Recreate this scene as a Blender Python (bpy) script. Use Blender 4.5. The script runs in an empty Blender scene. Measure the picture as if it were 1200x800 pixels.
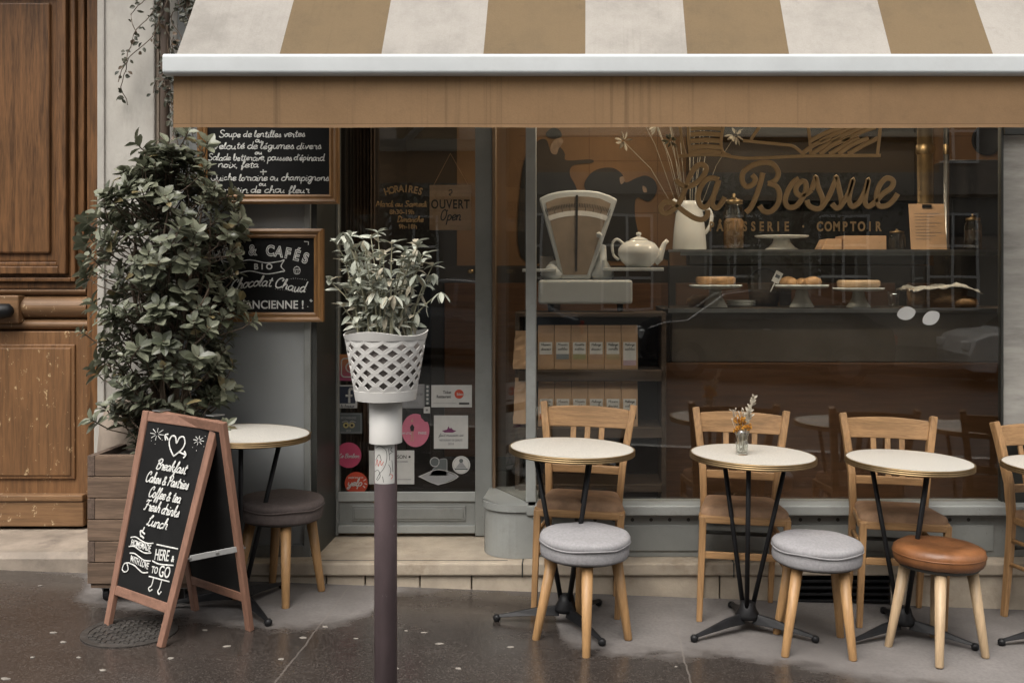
import bpy, bmesh, math, random
from mathutils import Vector, Matrix, noise as mnoise
R = math.radians
random.seed(7)
sc = bpy.context.scene
C = sc.collection

# ------------------------------------------------------------------ camera, sky, sun, exposure
F = 1235.0; CX = 690.0; CY = 318.0; HC = 1.52          # focal length / principal point in photo pixels, eye height
cam_d = bpy.data.cameras.new('camera'); cam = bpy.data.objects.new('camera', cam_d); C.objects.link(cam)
cam.location = (0, 0, HC); cam.rotation_euler = (R(90), 0, 0)
cam_d.sensor_width = 36; cam_d.lens = F/1200*36
cam_d.shift_x = (600-CX)/1200; cam_d.shift_y = (CY-400)/1200
cam_d.clip_start = .05; cam_d.clip_end = 500
sc.camera = cam

SUN_EL, SUN_AZ = 58, 200          # azimuth measured clockwise from +Y : light comes over the street
w = bpy.data.worlds.new('World'); sc.world = w; w.use_nodes = True
nt = w.node_tree; bg = nt.nodes['Background']
sky = nt.nodes.new('ShaderNodeTexSky'); sky.sky_type = 'NISHITA'; sky.sun_disc = False
sky.sun_elevation = R(SUN_EL); sky.sun_rotation = R(SUN_AZ); sky.air_density = 1.0; sky.dust_density = 6; sky.ozone_density = .6
hs = nt.nodes.new('ShaderNodeHueSaturation'); hs.inputs['Saturation'].default_value = .22   # overcast: grey cloud
tint = nt.nodes.new('ShaderNodeMix'); tint.data_type = 'RGBA'; tint.blend_type = 'MULTIPLY'; tint.inputs[0].default_value = 1
tint.inputs[7].default_value = (1.0, .98, .95, 1)
nt.links.new(sky.outputs[0], hs.inputs['Color']); nt.links.new(hs.outputs[0], tint.inputs[6]); nt.links.new(tint.outputs[2], bg.inputs['Color'])
bg.inputs['Strength'].default_value = .15
sd = bpy.data.lights.new('sun', 'SUN'); so = bpy.data.objects.new('sun', sd); C.objects.link(so)
sd.energy = .65; sd.angle = R(45); sd.color = (1, .965, .92)
dv = Vector((math.sin(R(SUN_AZ))*math.cos(R(SUN_EL)), math.cos(R(SUN_AZ))*math.cos(R(SUN_EL)), math.sin(R(SUN_EL))))
so.rotation_euler = (-dv).to_track_quat('-Z', 'Y').to_euler(); so.location = (0, -5, 20)
sc.view_settings.view_transform = 'Standard'; sc.view_settings.look = 'None'
sc.view_settings.gamma = 1; sc.view_settings.use_curve_mapping = False
sc.view_settings.exposure = 0.88

# ------------------------------------------------------------------ helpers
def px(u, v, Y): return Vector(((u-CX)*Y/F, Y, HC-(v-CY)*Y/F))
def pxx(u, Y): return (u-CX)*Y/F
def pzz(v, Y): return HC-(v-CY)*Y/F
def gz(x): return -.005-.037*x                        # the pavement falls gently to the right

def lk(nt_, a, b): nt_.links.new(a, b)
def newmat(name):
    m = bpy.data.materials.new(name); m.use_nodes = True
    n = m.node_tree; b = n.nodes['Principled BSDF']
    return m, n, b
def mixc(n, fac, a, b):
    x = n.nodes.new('ShaderNodeMix'); x.data_type = 'RGBA'
    if hasattr(fac, 'links'): lk(n, fac, x.inputs[0])
    else: x.inputs[0].default_value = fac
    for k, v in ((6, a), (7, b)):
        if hasattr(v, 'links'): lk(n, v, x.inputs[k])
        else: x.inputs[k].default_value = (*v[:3], 1)
    return x.outputs[2]
def coord(n, scale=(1, 1, 1), world=False):
    if world:
        g = n.nodes.new('ShaderNodeNewGeometry'); o = g.outputs['Position']
    else:
        t = n.nodes.new('ShaderNodeTexCoord'); oi = n.nodes.new('ShaderNodeObjectInfo')
        ad = n.nodes.new('ShaderNodeVectorMath'); ad.operation = 'MULTIPLY_ADD'
        ad.inputs[1].default_value = (1, 1, 1)
        cb = n.nodes.new('ShaderNodeCombineXYZ'); ml = n.nodes.new('ShaderNodeMath'); ml.operation = 'MULTIPLY'; ml.inputs[1].default_value = 17
        lk(n, oi.outputs['Random'], ml.inputs[0])
        for i in range(3): lk(n, ml.outputs[0], cb.inputs[i])
        lk(n, t.outputs['Object'], ad.inputs[0]); lk(n, cb.outputs[0], ad.inputs[2]); o = ad.outputs[0]
    mp = n.nodes.new('ShaderNodeMapping'); mp.inputs['Scale'].default_value = scale
    lk(n, o, mp.inputs['Vector']); return mp.outputs[0]
def nz(n, vec, scale, detail=4, rough=.55, dist=0):
    t = n.nodes.new('ShaderNodeTexNoise'); t.inputs['Scale'].default_value = scale; t.inputs['Detail'].default_value = detail
    t.inputs['Roughness'].default_value = rough; t.inputs['Distortion'].default_value = dist
    lk(n, vec, t.inputs['Vector']); return t.outputs['Fac']
def ramp(n, fac, lo, hi):
    r = n.nodes.new('ShaderNodeMapRange'); r.inputs[1].default_value = lo; r.inputs[2].default_value = hi
    r.interpolation_type = 'SMOOTHSTEP'
    lk(n, fac, r.inputs[0]); return r.outputs[0]
def math_(n, op, a, b=None):
    m = n.nodes.new('ShaderNodeMath'); m.operation = op
    for i, v in enumerate((a, b)):
        if v is None: continue
        if hasattr(v, 'links'): lk(n, v, m.inputs[i])
        else: m.inputs[i].default_value = v
    return m.outputs[0]
def bump(n, b, h, s, d=.01):
    x = n.nodes.new('ShaderNodeBump'); x.inputs['Strength'].default_value = s; x.inputs['Distance'].default_value = d
    lk(n, h, x.inputs['Height']); lk(n, x.outputs[0], b.inputs['Normal'])
def mul(c, k): return tuple(min(1, x*k) for x in c)

def pmat(name, c, rough=.6, var=.18, scale=6, bmp=.15, bscale=90, metal=0, spec=.5, stretch=(1, 1, 1), dirt=0, dirtc=(.05, .04, .03), chips=None):
    m, n, b = newmat(name)
    v = coord(n, stretch)
    f = nz(n, v, scale, 6, .6)
    col = mixc(n, ramp(n, f, .25, .75), mul(c, 1-var), mul(c, 1+var))
    if dirt:
        d = nz(n, v, scale*.7, 8, .7)
        col = mixc(n, math_(n, 'MULTIPLY', ramp(n, d, .5, .75), dirt), col, dirtc)
    if chips:
        col = mixc(n, math_(n, 'MULTIPLY', ramp(n, nz(n, coord(n, (1, 1, .5)), 34, 5, .75), .66, .69), chips[0]), col, chips[1])
    lk(n, col, b.inputs['Base Color'])
    rr = n.nodes.new('ShaderNodeMapRange'); rr.inputs[3].default_value = max(.02, rough-.1); rr.inputs[4].default_value = min(1, rough+.1)
    lk(n, f, rr.inputs[0]); lk(n, rr.outputs[0], b.inputs['Roughness'])
    b.inputs['Metallic'].default_value = metal; b.inputs['Specular IOR Level'].default_value = spec
    if bmp: bump(n, b, nz(n, v, bscale, 4, .6), bmp, .004)
    return m
def wood(name, c, axis=2, scale=5, rough=.5, contrast=.45, chips=0, worn=None, bmp=.25, spec=.4, dark=.45):
    m, n, b = newmat(name)
    st = [9, 9, 9]; st[axis] = .6
    v = coord(n, st)
    f1 = nz(n, v, scale, 6, .6, .6)
    f2 = nz(n, v, scale*5, 4, .6)
    g = math_(n, 'ADD', math_(n, 'MULTIPLY', f1, .65), math_(n, 'MULTIPLY', f2, .35))
    col = mixc(n, ramp(n, g, .32, .66), mul(c, 1-contrast), mul(c, 1+contrast*.6))
    big = nz(n, coord(n, (1, 1, 1)), 2.2, 5, .6)
    col = mixc(n, math_(n, 'MULTIPLY', ramp(n, big, .45, .75), dark), col, mul(c, .45))
    if chips:
        ch = nz(n, coord(n, (1, 1, .6)), 26, 5, .75)
        col = mixc(n, math_(n, 'MULTIPLY', ramp(n, ch, .615, .66), chips), col, worn or (.5, .38, .24))
    lk(n, col, b.inputs['Base Color']); b.inputs['Roughness'].default_value = rough; b.inputs['Specular IOR Level'].default_value = spec
    bump(n, b, g, bmp, .003)
    return m

def glass_mat(name, tintc=(.93, .93, .91), boost=1.0, base=.075):
    m = bpy.data.materials.new(name); m.use_nodes = True; n = m.node_tree; n.nodes.clear()
    out = n.nodes.new('ShaderNodeOutputMaterial'); tr = n.nodes.new('ShaderNodeBsdfTransparent'); gl = n.nodes.new('ShaderNodeBsdfGlossy')
    tr.inputs[0].default_value = (*tintc, 1); gl.inputs['Roughness'].default_value = .0
    lw = n.nodes.new('ShaderNodeLayerWeight'); lw.inputs[0].default_value = .5
    p = math_(n, 'POWER', lw.outputs['Facing'], 5)
    fac = math_(n, 'MULTIPLY', math_(n, 'ADD', math_(n, 'MULTIPLY', p, 1-base), base), boost)
    fac = math_(n, 'MINIMUM', fac, 1.0)
    ms = n.nodes.new('ShaderNodeMixShader'); lk(n, fac, ms.inputs[0]); lk(n, tr.outputs[0], ms.inputs[1]); lk(n, gl.outputs[0], ms.inputs[2])
    v = coord(n, (1, 1, 1))
    bp = n.nodes.new('ShaderNodeBump'); bp.inputs['Strength'].default_value = .06; bp.inputs['Distance'].default_value = .01
    lk(n, nz(n, v, 1.6, 2, .4), bp.inputs['Height']); lk(n, bp.outputs[0], gl.inputs['Normal'])
    lk(n, ms.outputs[0], out.inputs[0])
    return m

class MB:
    def __init__(s): s.v = []; s.f = []
    def add(s, vs, fs):
        o = len(s.v); s.v += [Vector(x) for x in vs]; s.f += [[i+o for i in f] for f in fs]; return s
    def box(s, x0, x1, y0, y1, z0, z1):
        return s.add([(x0, y0, z0), (x1, y0, z0), (x1, y1, z0), (x0, y1, z0), (x0, y0, z1), (x1, y0, z1), (x1, y1, z1), (x0, y1, z1)],
                     [(3, 2, 1, 0), (4, 5, 6, 7), (0, 1, 5, 4), (1, 2, 6, 5), (2, 3, 7, 6), (3, 0, 4, 7)])
    def sweep(s, pts, prof, closed=False, up=Vector((0, 0, 1)), scales=None):
        pts = [Vector(p) for p in pts]; n = len(pts); k = len(prof); vs = []
        for i, p in enumerate(pts):
            a = pts[(i-1) % n] if (i or closed) else p; b = pts[(i+1) % n] if (i < n-1 or closed) else p
            t = (b-a).normalized(); u = Vector(up)
            if abs(t.dot(u)) > .95: u = Vector((0, 1, 0))
            x = t.cross(u).normalized(); y = x.cross(t).normalized(); sc_ = scales[i] if scales else 1
            for q in prof: vs.append(p+x*q[0]*sc_+y*q[1]*sc_)
        fs = []
        for i in range(n if closed else n-1):
            j = (i+1) % n
            for m in range(k):
                fs.append((i*k+m, i*k+(m+1) % k, j*k+(m+1) % k, j*k+m))
        if not closed: fs += [tuple(range(k))[::-1], tuple((n-1)*k+m for m in range(k))]
        return s.add(vs, fs)
    def tube(s, pts, r, seg=10, closed=False, scales=None):
        return s.sweep(pts, [(r*math.cos(2*math.pi*i/seg), r*math.sin(2*math.pi*i/seg)) for i in range(seg)], closed, scales=scales)
    def cone(s, p0, p1, r0, r1, seg=16):
        return s.tube([p0, p1], 1.0, seg, scales=[r0, r1])
    def bar(s, p0, p1, wd, th, up=(0, 0, 1)):
        a, b = wd/2, th/2
        return s.sweep([p0, p1], [(-a, -b), (a, -b), (a, b), (-a, b)], up=Vector(up))
    def lathe(s, prof, c=(0, 0, 0), seg=32, sx=1, sy=1, cap=True):
        c = Vector(c); vs = []; k = len(prof)
        for i in range(seg):
            a = 2*math.pi*i/seg
            for r, z in prof: vs.append((c.x+r*math.cos(a)*sx, c.y+r*math.sin(a)*sy, c.z+z))
        fs = []
        for i in range(seg):
            j = (i+1) % seg
            for m in range(k-1): fs.append((i*k+m, j*k+m, j*k+m+1, i*k+m+1))
        if cap:
            if prof[0][0] > 1e-5: fs.append(tuple(i*k for i in range(seg))[::-1])
            if prof[-1][0] > 1e-5: fs.append(tuple(i*k+k-1 for i in range(seg)))
        return s.add(vs, fs)
    def prism(s, poly, d0, d1, M=None):
        """polygon in local XY, extruded along local Z from d0 to d1, mapped by M"""
        n = len(poly); vs = [Vector((x, y, d0)) for x, y in poly]+[Vector((x, y, d1)) for x, y in poly]
        if M: vs = [M @ q for q in vs]
        fs = [tuple(range(n))[::-1], tuple(range(n, 2*n))]+[(i, (i+1) % n, n+(i+1) % n, n+i) for i in range(n)]
        return s.add(vs, fs)
    def leaf(s, base, d, nrm, L, W, bend=.25, fold=.3):
        d = d.normalized(); sd_ = d.cross(nrm)
        if sd_.length < 1e-4: sd_ = d.cross(Vector((1, 0, 0)))
        sd_.normalize(); up = sd_.cross(d).normalized()
        vs = []
        for t, wf in ((0, .12), (.3, .8), (.6, 1), (.85, .55), (1, .04)):
            c = base+d*L*t-up*bend*L*t*t
            hw = W*.5*wf
            vs += [c-sd_*hw+up*hw*fold, c, c+sd_*hw+up*hw*fold]
        fs = []
        for i in range(4):
            a = i*3
            fs += [(a, a+1, a+4, a+3), (a+1, a+2, a+5, a+4)]
        return s.add(vs, fs)
    def build(s, name, mat, parent=None, smooth=False, bev=0, seg=2, sub=0, loc=None):
        me = bpy.data.meshes.new(name); me.from_pydata([tuple(q) for q in s.v], [], s.f)
        bm = bmesh.new(); bm.from_mesh(me); 
        if not getattr(s, 'noheal', False): bmesh.ops.recalc_face_normals(bm, faces=bm.faces)
        bm.to_mesh(me); bm.free(); me.update()
        if smooth: me.shade_smooth()
        o = bpy.data.objects.new(name, me); C.objects.link(o)
        if mat: me.materials.append(mat)
        if parent: o.parent = parent
        if loc: o.location = loc
        if bev:
            bv = o.modifiers.new('bevel', 'BEVEL'); bv.width = bev; bv.segments = seg; bv.limit_method = 'ANGLE'; bv.angle_limit = R(40)
            if smooth is None: pass
        if sub:
            sb = o.modifiers.new('sub', 'SUBSURF'); sb.levels = sub; sb.render_levels = sub
        return o
    def autosmooth(s, *a, **k):
        o = s.build(*a, **k)
        o.data.shade_smooth()
        bm = bmesh.new(); bm.from_mesh(o.data)
        for e in bm.edges:
            if len(e.link_faces) == 2 and e.calc_face_angle(0) > R(38): e.smooth = False
        bm.to_mesh(o.data); bm.free()
        return o

def tag(o, label, cat, group=None, kind=None):
    o['label'] = label; o['category'] = cat
    if group: o['group'] = group
    if kind: o['kind'] = kind
    return o
def thing(name, label, cat, loc=(0, 0, 0), rz=0, group=None):
    o = bpy.data.objects.new(name, None); C.objects.link(o); o.empty_display_size = .1
    o.location = loc; o.rotation_euler = (0, 0, rz)
    return tag(o, label, cat, group)
def part(o, label): o['label'] = label; return o
def structure(o): o['kind'] = 'structure'; return o
def copy_tree(o, parent=None):
    c = o.copy(); C.objects.link(c); c.parent = parent
    for ch in list(o.children): copy_tree(ch, c)
    return c

FACE = Matrix(((1, 0, 0, 0), (0, 0, -1, 0), (0, 1, 0, 0), (0, 0, 0, 1)))   # text x -> X, y -> Z, z -> -Y (towards the street)
def basis(o, x, y):
    x = Vector(x).normalized(); y = Vector(y); y = (y-x*y.dot(x)).normalized(); z = x.cross(y)
    return Matrix(((x.x, y.x, z.x, o[0]), (x.y, y.y, z.y, o[1]), (x.z, y.z, z.z, o[2]), (0, 0, 0, 1)))
def mesh_from_curve(cu, M):
    o = bpy.data.objects.new('tmp', cu); C.objects.link(o)
    bpy.context.view_layer.update()
    dg = bpy.context.evaluated_depsgraph_get()
    me = bpy.data.meshes.new_from_object(o.evaluated_get(dg)); bpy.data.objects.remove(o)
    me.transform(M); return me
def text_mesh(s, size, M, align='CENTER', ext=.0006, off=0.0, space=1.0, sx=1.0, shear=0):
    cu = bpy.data.curves.new('txt', 'FONT'); cu.body = s; cu.size = size; cu.align_x = align; cu.extrude = ext; cu.offset = off
    cu.space_character = space; cu.resolution_u = 4; cu.shear = shear
    me = mesh_from_curve(cu, M @ Matrix.Diagonal((sx, 1, 1, 1))); return me
def join_meshes(name, meshes, mat, parent=None):
    bm = bmesh.new()
    for me in meshes: bm.from_mesh(me)
    me = bpy.data.meshes.new(name); bm.to_mesh(me); bm.free()
    for m in meshes: bpy.data.meshes.remove(m)
    me.materials.clear(); me.materials.append(mat)
    o = bpy.data.objects.new(name, me); C.objects.link(o)
    if parent: o.parent = parent
    return o
def cap_h(s=1): return .69*s                          # cap height of the built-in font relative to its size

def cr(pts, n=6, closed=False):
    """Catmull-Rom through 2-D points"""
    P = [Vector((p[0], p[1])) for p in pts]
    if len(P) < 3: return P
    out = []; N = len(P)
    for i in range(N if closed else N-1):
        a = P[(i-1) % N] if (closed or i) else P[0]; b = P[i]; c = P[(i+1) % N]; d = P[(i+2) % N] if (closed or i+2 < N) else P[-1]
        for k in range(n):
            t = k/n
            out.append(.5*((2*b)+(c-a)*t+(2*a-5*b+4*c-d)*t*t+(3*b-a-3*c+d)*t**3))
    out.append(P[0] if closed else P[-1]); return out
def strokes_mesh(strokes, M, width, flat=.25, raw=False, n=6):
    cu = bpy.data.curves.new('str', 'CURVE'); cu.dimensions = '3D'; cu.bevel_depth = width/2; cu.bevel_resolution = 1; cu.use_fill_caps = True
    for k, st in enumerate(strokes):
        pts = [Vector(q) for q in st] if raw else cr(st, n)
        sp = cu.splines.new('POLY'); sp.points.add(len(pts)-1)
        for i, q in enumerate(pts): sp.points[i].co = (q[0], q[1], (k % 7)*(.00022 if flat > .05 else .00045)/flat, 1)
    return mesh_from_curve(cu, M @ Matrix.Diagonal((1, 1, flat, 1)))

G = {  # single-stroke handwriting: (advance, strokes); x-height 1, ascender 2
'a': (1.1, [[(.85, .85), (.5, 1), (.12, .75), (.08, .25), (.4, 0), (.75, .35), (.86, .98)], [(.86, .98), (.82, .3), (.95, 0), (1.12, .12)]]),
'b': (1.0, [[(.15, .3), (.3, 1.3), (.3, 2), (.14, 1.7), (.1, .5), (.3, .02), (.65, .08), (.82, .5), (.7, .95), (.9, .9)]]),
'c': (.95, [[(.8, .85), (.5, 1), (.12, .65), (.15, .15), (.5, 0), (.95, .25)]]),
'd': (1.1, [[(.8, .8), (.5, 1), (.1, .7), (.1, .2), (.45, 0), (.8, .4)], [(.95, 2), (.85, .3), (.95, 0), (1.12, .12)]]),
'e': (.95, [[(.05, .35), (.5, .5), (.82, .78), (.58, 1), (.2, .85), (.1, .4), (.35, 0), (.95, .25)]]),
'f': (.75, [[(.1, .3), (.5, 1.2), (.65, 1.8), (.5, 2.05), (.36, 1.5), (.3, .2), (.22, -.75), (.42, -.6), (.42, -.1), (.8, .2)], ]),
'g': (1.05, [[(.8, .85), (.5, 1), (.1, .7), (.15, .2), (.5, .05), (.82, .5)], [(.88, 1), (.82, -.4), (.5, -.9), (.2, -.6), (.6, -.2), (1.05, .15)]]),
'h': (1.05, [[(.1, .3), (.35, 1.3), (.38, 2), (.2, 1.8), (.12, 0)], [(.12, .5), (.5, 1), (.78, .8), (.76, .15), (1.05, .12)]]),
'i': (.5, [[(.18, 1), (.13, .2), (.3, 0), (.5, .15)], [(.2, 1.38), (.22, 1.52)]]),
'k': (1.0, [[(.1, .3), (.35, 1.4), (.36, 2), (.2, 1.8), (.1, 0)], [(.75, 1), (.2, .5), (.5, .42), (.75, 0), (1, .12)]]),
'l': (.55, [[(.05, .2), (.35, 1.3), (.38, 1.95), (.2, 1.8), (.12, .4), (.3, 0), (.55, .15)]]),
'm': (1.5, [[(.08, 1), (.1, 0)], [(.1, .6), (.38, 1), (.58, .8), (.58, 0)], [(.58, .6), (.9, 1), (1.12, .8), (1.12, .1), (1.3, 0), (1.5, .12)]]),
'n': (1.05, [[(.08, 1), (.1, 0)], [(.1, .6), (.45, 1), (.74, .8), (.74, .1), (.9, 0), (1.05, .12)]]),
'o': (1.0, [[(.5, 1), (.15, .8), (.08, .3), (.4, 0), (.78, .25), (.82, .75), (.5, 1), (.6, .85), (1, .9)]]),
'p': (1.0, [[(.12, 1), (.08, -.85)], [(.1, .7), (.45, 1), (.82, .7), (.72, .2), (.4, 0), (.1, .2)]]),
'r': (.75, [[(.05, .9), (.2, 1.05), (.3, .85), (.55, .9), (.48, .3), (.6, 0), (.75, .12)]]),
's': (.8, [[(.05, .2), (.38, .95), (.42, 1.05), (.6, .5), (.5, .05), (.15, .08)], [(.5, .05), (.8, .2)]]),
't': (.75, [[(.4, 1.7), (.3, .25), (.5, 0), (.75, .15)], [(.05, 1.15), (.7, 1.2)]]),
'u': (1.05, [[(.1, 1), (.1, .3), (.35, 0), (.68, .35), (.78, 1)], [(.78, 1), (.76, .2), (.9, 0), (1.05, .12)]]),
'v': (.9, [[(.08, .95), (.25, .6), (.4, 0), (.7, .7), (.75, 1), (.92, .9)]]),
'x': (.9, [[(.08, 1), (.8, 0)], [(.78, 1), (.05, 0)]]),
'q': (1.0, [[(.8, .85), (.5, 1), (.1, .7), (.15, .2), (.5, .05), (.82, .5)], [(.88, 1), (.85, -.9)]]),
',': (.4, [[(.2, .1), (.1, -.3)]]), '.': (.4, [[(.15, .05), (.2, .1)]]), "'": (.35, [[(.2, 1.9), (.12, 1.5)]]),
'+': (1.0, [[(.5, 1), (.5, 0)], [(0, .5), (1, .5)]]), ' ': (.55, []), '-': (.6, [[(.1, .5), (.5, .5)]]),
'&': (1.2, [[(1.1, 0), (.3, 1.1), (.35, 1.5), (.65, 1.45), (.6, 1.1), (.1, .5), (.25, 0), (.7, .1), (1, .7)]]),
'S': (1.3, [[(1.1, 1.7), (.7, 2), (.25, 1.7), (.4, 1.2), (1, .7), (.9, .1), (.4, -.02), (.05, .3)]]),
'V': (1.2, [[(.0, 1.8), (.3, 1.9), (.5, .0), (1.1, 1.9), (1.25, 1.8)]]),
'Q': (1.5, [[(.7, 2), (.2, 1.5), (.15, .5), (.6, 0), (1.15, .5), (1.15, 1.5), (.7, 2)], [(.7, .5), (1.4, -.1)]]),
'B': (1.35, [[(.35, 1.9), (.2, 0)], [(.0, 1.5), (.4, 1.95), (1, 1.9), (1.05, 1.3), (.5, 1.05), (1.15, .8), (1.1, .15), (.5, -.05), (.15, .15)]]),
'C': (1.35, [[(1.0, 1.4), (1.15, 1.8), (.8, 2), (.3, 1.6), (.1, .8), (.3, .1), (.8, 0), (1.3, .4)]]),
'P': (1.2, [[(.4, 1.9), (.2, 0)], [(.0, 1.5), (.45, 1.98), (1, 1.85), (1.05, 1.3), (.7, .95), (.35, 1)]]),
'F': (1.2, [[(.0, 1.6), (.3, 1.95), (.7, 1.85), (1.25, 2)], [(.7, 1.85), (.5, .6), (.3, 0), (0, .1)], [(.3, 1), (.95, 1.05)]]),
'L': (1.2, [[(.2, 1.3), (.5, 1.4), (.85, 1.8), (.65, 2), (.45, 1.4), (.3, .3), (.05, .05), (.2, .25), (.7, -.05), (1.2, .25)]]),
'M': (1.7, [[(.1, 0), (.3, 1.9)], [(.3, 1.9), (.75, .5), (1.3, 1.95)], [(1.3, 1.95), (1.35, .2), (1.6, .1)]]),
'N': (1.4, [[(.1, 0), (.25, 1.9)], [(.25, 1.9), (.95, .05)], [(.95, .05), (1.15, 2)]]),
'D': (1.4, [[(.35, 1.9), (.25, .05)], [(.0, 1.8), (.6, 1.95), (1.2, 1.4), (1.1, .4), (.5, 0), (.1, .1)]]),
'y': (1.0, [[(.1, 1), (.12, .4), (.4, .1), (.75, .5)], [(.85, 1), (.78, -.3), (.5, -.9), (.2, -.6), (.55, -.2), (1, .15)]]),
'z': (.85, [[(.08, .95), (.75, .95)], [(.75, .95), (.1, .05)], [(.1, .05), (.85, .08)]]),
'w': (1.3, [[(.08, 1), (.3, .02), (.6, .8)], [(.6, .8), (.85, .02), (1.15, 1)]]),
'j': (.5, [[(.3, 1), (.25, -.5), (.0, -.8)], [(.32, 1.38), (.34, 1.5)]]),
'O': (1.5, [[(.7, 2), (.2, 1.6), (.15, .5), (.6, 0), (1.1, .5), (1.1, 1.5), (.7, 2), (1, 1.7), (1.3, 1.9)]]),
}
def script(s, x0, x1, y0, xh, slant=.18, fit=True, curve=None, hand=0.0, seed=1):
    """list of 2-D strokes for a line of handwriting between x0 and x1, baseline y0"""
    rr = random.Random(seed); x = 0; out = []
    for ch in s:
        acc = ch in 'éÉâ'
        g = G.get({'é': 'e', 'â': 'a'}.get(ch, ch)) or G['n']
        dy = rr.uniform(-hand, hand); k = 1+rr.uniform(-hand, hand)
        for st in g[1]: out.append([(x+px_*k+py_*slant, (py_*k+dy)) for px_, py_ in st])
        if acc: out.append([(x+.45+1.3*slant, 1.3), (x+.75+1.7*slant, 1.7)])
        x += g[0]
    sx = (x1-x0)/x if fit else xh
    res = []
    for st in out:
        l = []
        for a, b in st:
            X = x0+a*sx; Y = y0+b*xh
            if curve: Y += curve((X-x0)/max(1e-6, (x1-x0)))
            l.append((X, Y))
        res.append(l)
    return res

# ------------------------------------------------------------------ materials
M = {}
M['door_wood'] = wood('door_wood', (.138, .066, .026), 2, 4, .42, .58, dark=.35)
M['door_wood_h'] = wood('door_wood_across', (.135, .07, .03), 0, 4, .42, .4, dark=.35)
M['door_worn'] = wood('worn_door_wood', (.175, .087, .036), 2, 4, .5, .35, chips=.8, worn=(.5, .36, .2), dark=.3)
M['door_worn_h'] = wood('worn_door_wood_across', (.19, .105, .05), 0, 4, .5, .35, chips=.9, worn=(.55, .42, .26), dark=.3)
M['stone'] = pmat('pale_stone', (.37, .352, .318), .85, .2, 3.2, .5, 55, stretch=(1, 1, .55), dirt=.65, dirtc=(.22, .195, .165))
M['stone_block'] = pmat('brown_stone', (.27, .22, .175), .9, .2, 6, .5, 60, dirt=.3, dirtc=(.14, .11, .09))
M['step_stone'] = pmat('step_stone', (.40, .34, .265), .8, .22, 5, .35, 80, dirt=.75, dirtc=(.2, .15, .1))
M['threshold'] = pmat('threshold_stone', (.27, .225, .18), .75, .3, 5, .5, 60, dirt=.95, dirtc=(.085, .07, .06))
M['grey_paint'] = pmat('grey_paint', (.205, .212, .20), .45, .12, 4, .15, 120, dirt=.6, dirtc=(.125, .118, .10), chips=(.6, (.10, .09, .075)))
M['grey_pale'] = pmat('pale_grey_paint', (.285, .295, .28), .45, .12, 4, .15, 120, dirt=.6, dirtc=(.16, .15, .13), chips=(.6, (.12, .11, .09)))
M['grey_panel'] = pmat('grey_panel_paint', (.255, .265, .262), .6, .07, 2, .12, 160, dirt=.15, dirtc=(.18, .18, .17))
M['dark_paint'] = pmat('dark_paint', (.030, .031, .027), .5, .2, 5, .1)
M['jamb'] = pmat('brown_jamb', (.13, .085, .05), .5, .2, 5, .1, stretch=(1, 1, .2))
M['black_iron'] = pmat('black_iron', (.009, .009, .010), .5, .3, 20, .12, 140, spec=.3)
M['steel'] = pmat('steel', (.5, .5, .49), .32, .1, 12, .05, 200, metal=1)
M['zinc'] = pmat('zinc_strip', (.42, .42, .41), .5, .1, 12, .05, 200, metal=.3)
M['brass'] = pmat('brass', (.30, .215, .115), .45, .2, 12, .05, 200, metal=1)
M['glass'] = glass_mat('window_glass')
M['side_reflection'] = pmat('painted_pane_reflection', (.36, .345, .315), .12, .22, 3.5, .0, 60, spec=.6, stretch=(1, 1, 5), dirt=.5, dirtc=(.12, .115, .11))  # bright street reflection put into the pane's colour and bands
M['clear'] = glass_mat('clear_glass', (.96, .97, .96), 1.4, .06)
M['gold_ink'] = pmat('gold_lettering', (.40, .26, .12), .5, .12, 8, 0)
M['chalk'] = pmat('chalk', (.60, .60, .57), .95, .25, 60, .3, 200)
M['chalk_dim'] = pmat('chalk_faint', (.40, .41, .40), .95, .3, 60, .3, 200)
M['board'] = pmat('blackboard', (.0075, .0075, .0075), .75, .4, 5, .1, 120, spec=.2, dirt=.3, dirtc=(.014, .014, .014))
M['oak_frame'] = wood('oak_frame', (.26, .135, .05), 0, 5, .42, .4)
M['oak_frame_v'] = wood('oak_frame_upright', (.26, .135, .05), 2, 5, .42, .4)
M['cream'] = pmat('cream_canvas', (.385, .355, .315), .9, .13, 3, .25, 350, dirt=.75, dirtc=(.24, .225, .20))
M['tan'] = pmat('tan_canvas', (.215, .145, .072), .9, .16, 3, .25, 350, dirt=.7, dirtc=(.15, .12, .075))
M['valance'] = pmat('valance_canvas', (.285, .172, .085), .9, .09, 4, .2, 350, stretch=(16, 1, .25), dirt=.45, dirtc=(.15, .095, .055))
M['white_metal'] = pmat('white_enamel', (.52, .54, .54), .45, .05, 10, .05, 200)
M['bar_white'] = pmat('white_bar_enamel', (.50, .525, .53), .5, .05, 5, .08, 300, dirt=.25, dirtc=(.38, .38, .37))
M['white_ceramic'] = pmat('white_ceramic', (.74, .74, .71), .2, .04, 8, 0)
M['beech'] = wood('beech', (.365, .21, .095), 2, 5, .45, .34, dark=.2, bmp=.12)
M['beech_h'] = wood('beech_across', (.365, .21, .095), 0, 5, .45, .34, dark=.2, bmp=.12)
M['pale_beech'] = wood('pale_stool_wood', (.46, .33, .20), 2, 5, .45, .22, dark=.2, bmp=.12)
M['stool_leg'] = wood('stool_leg_wood', (.39, .225, .098), 2, 5, .42, .25, dark=.2, bmp=.12)
M['velvet'] = pmat('brown_velvet', (.32, .195, .115), .85, .25, 14, .3, 300)
M['grey_felt'] = pmat('grey_wool', (.285, .277, .283), .95, .13, 90, .6, 420)
M['dark_felt'] = pmat('dark_brown_felt', (.11, .087, .08), .95, .15, 60, .5, 420)
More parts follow.
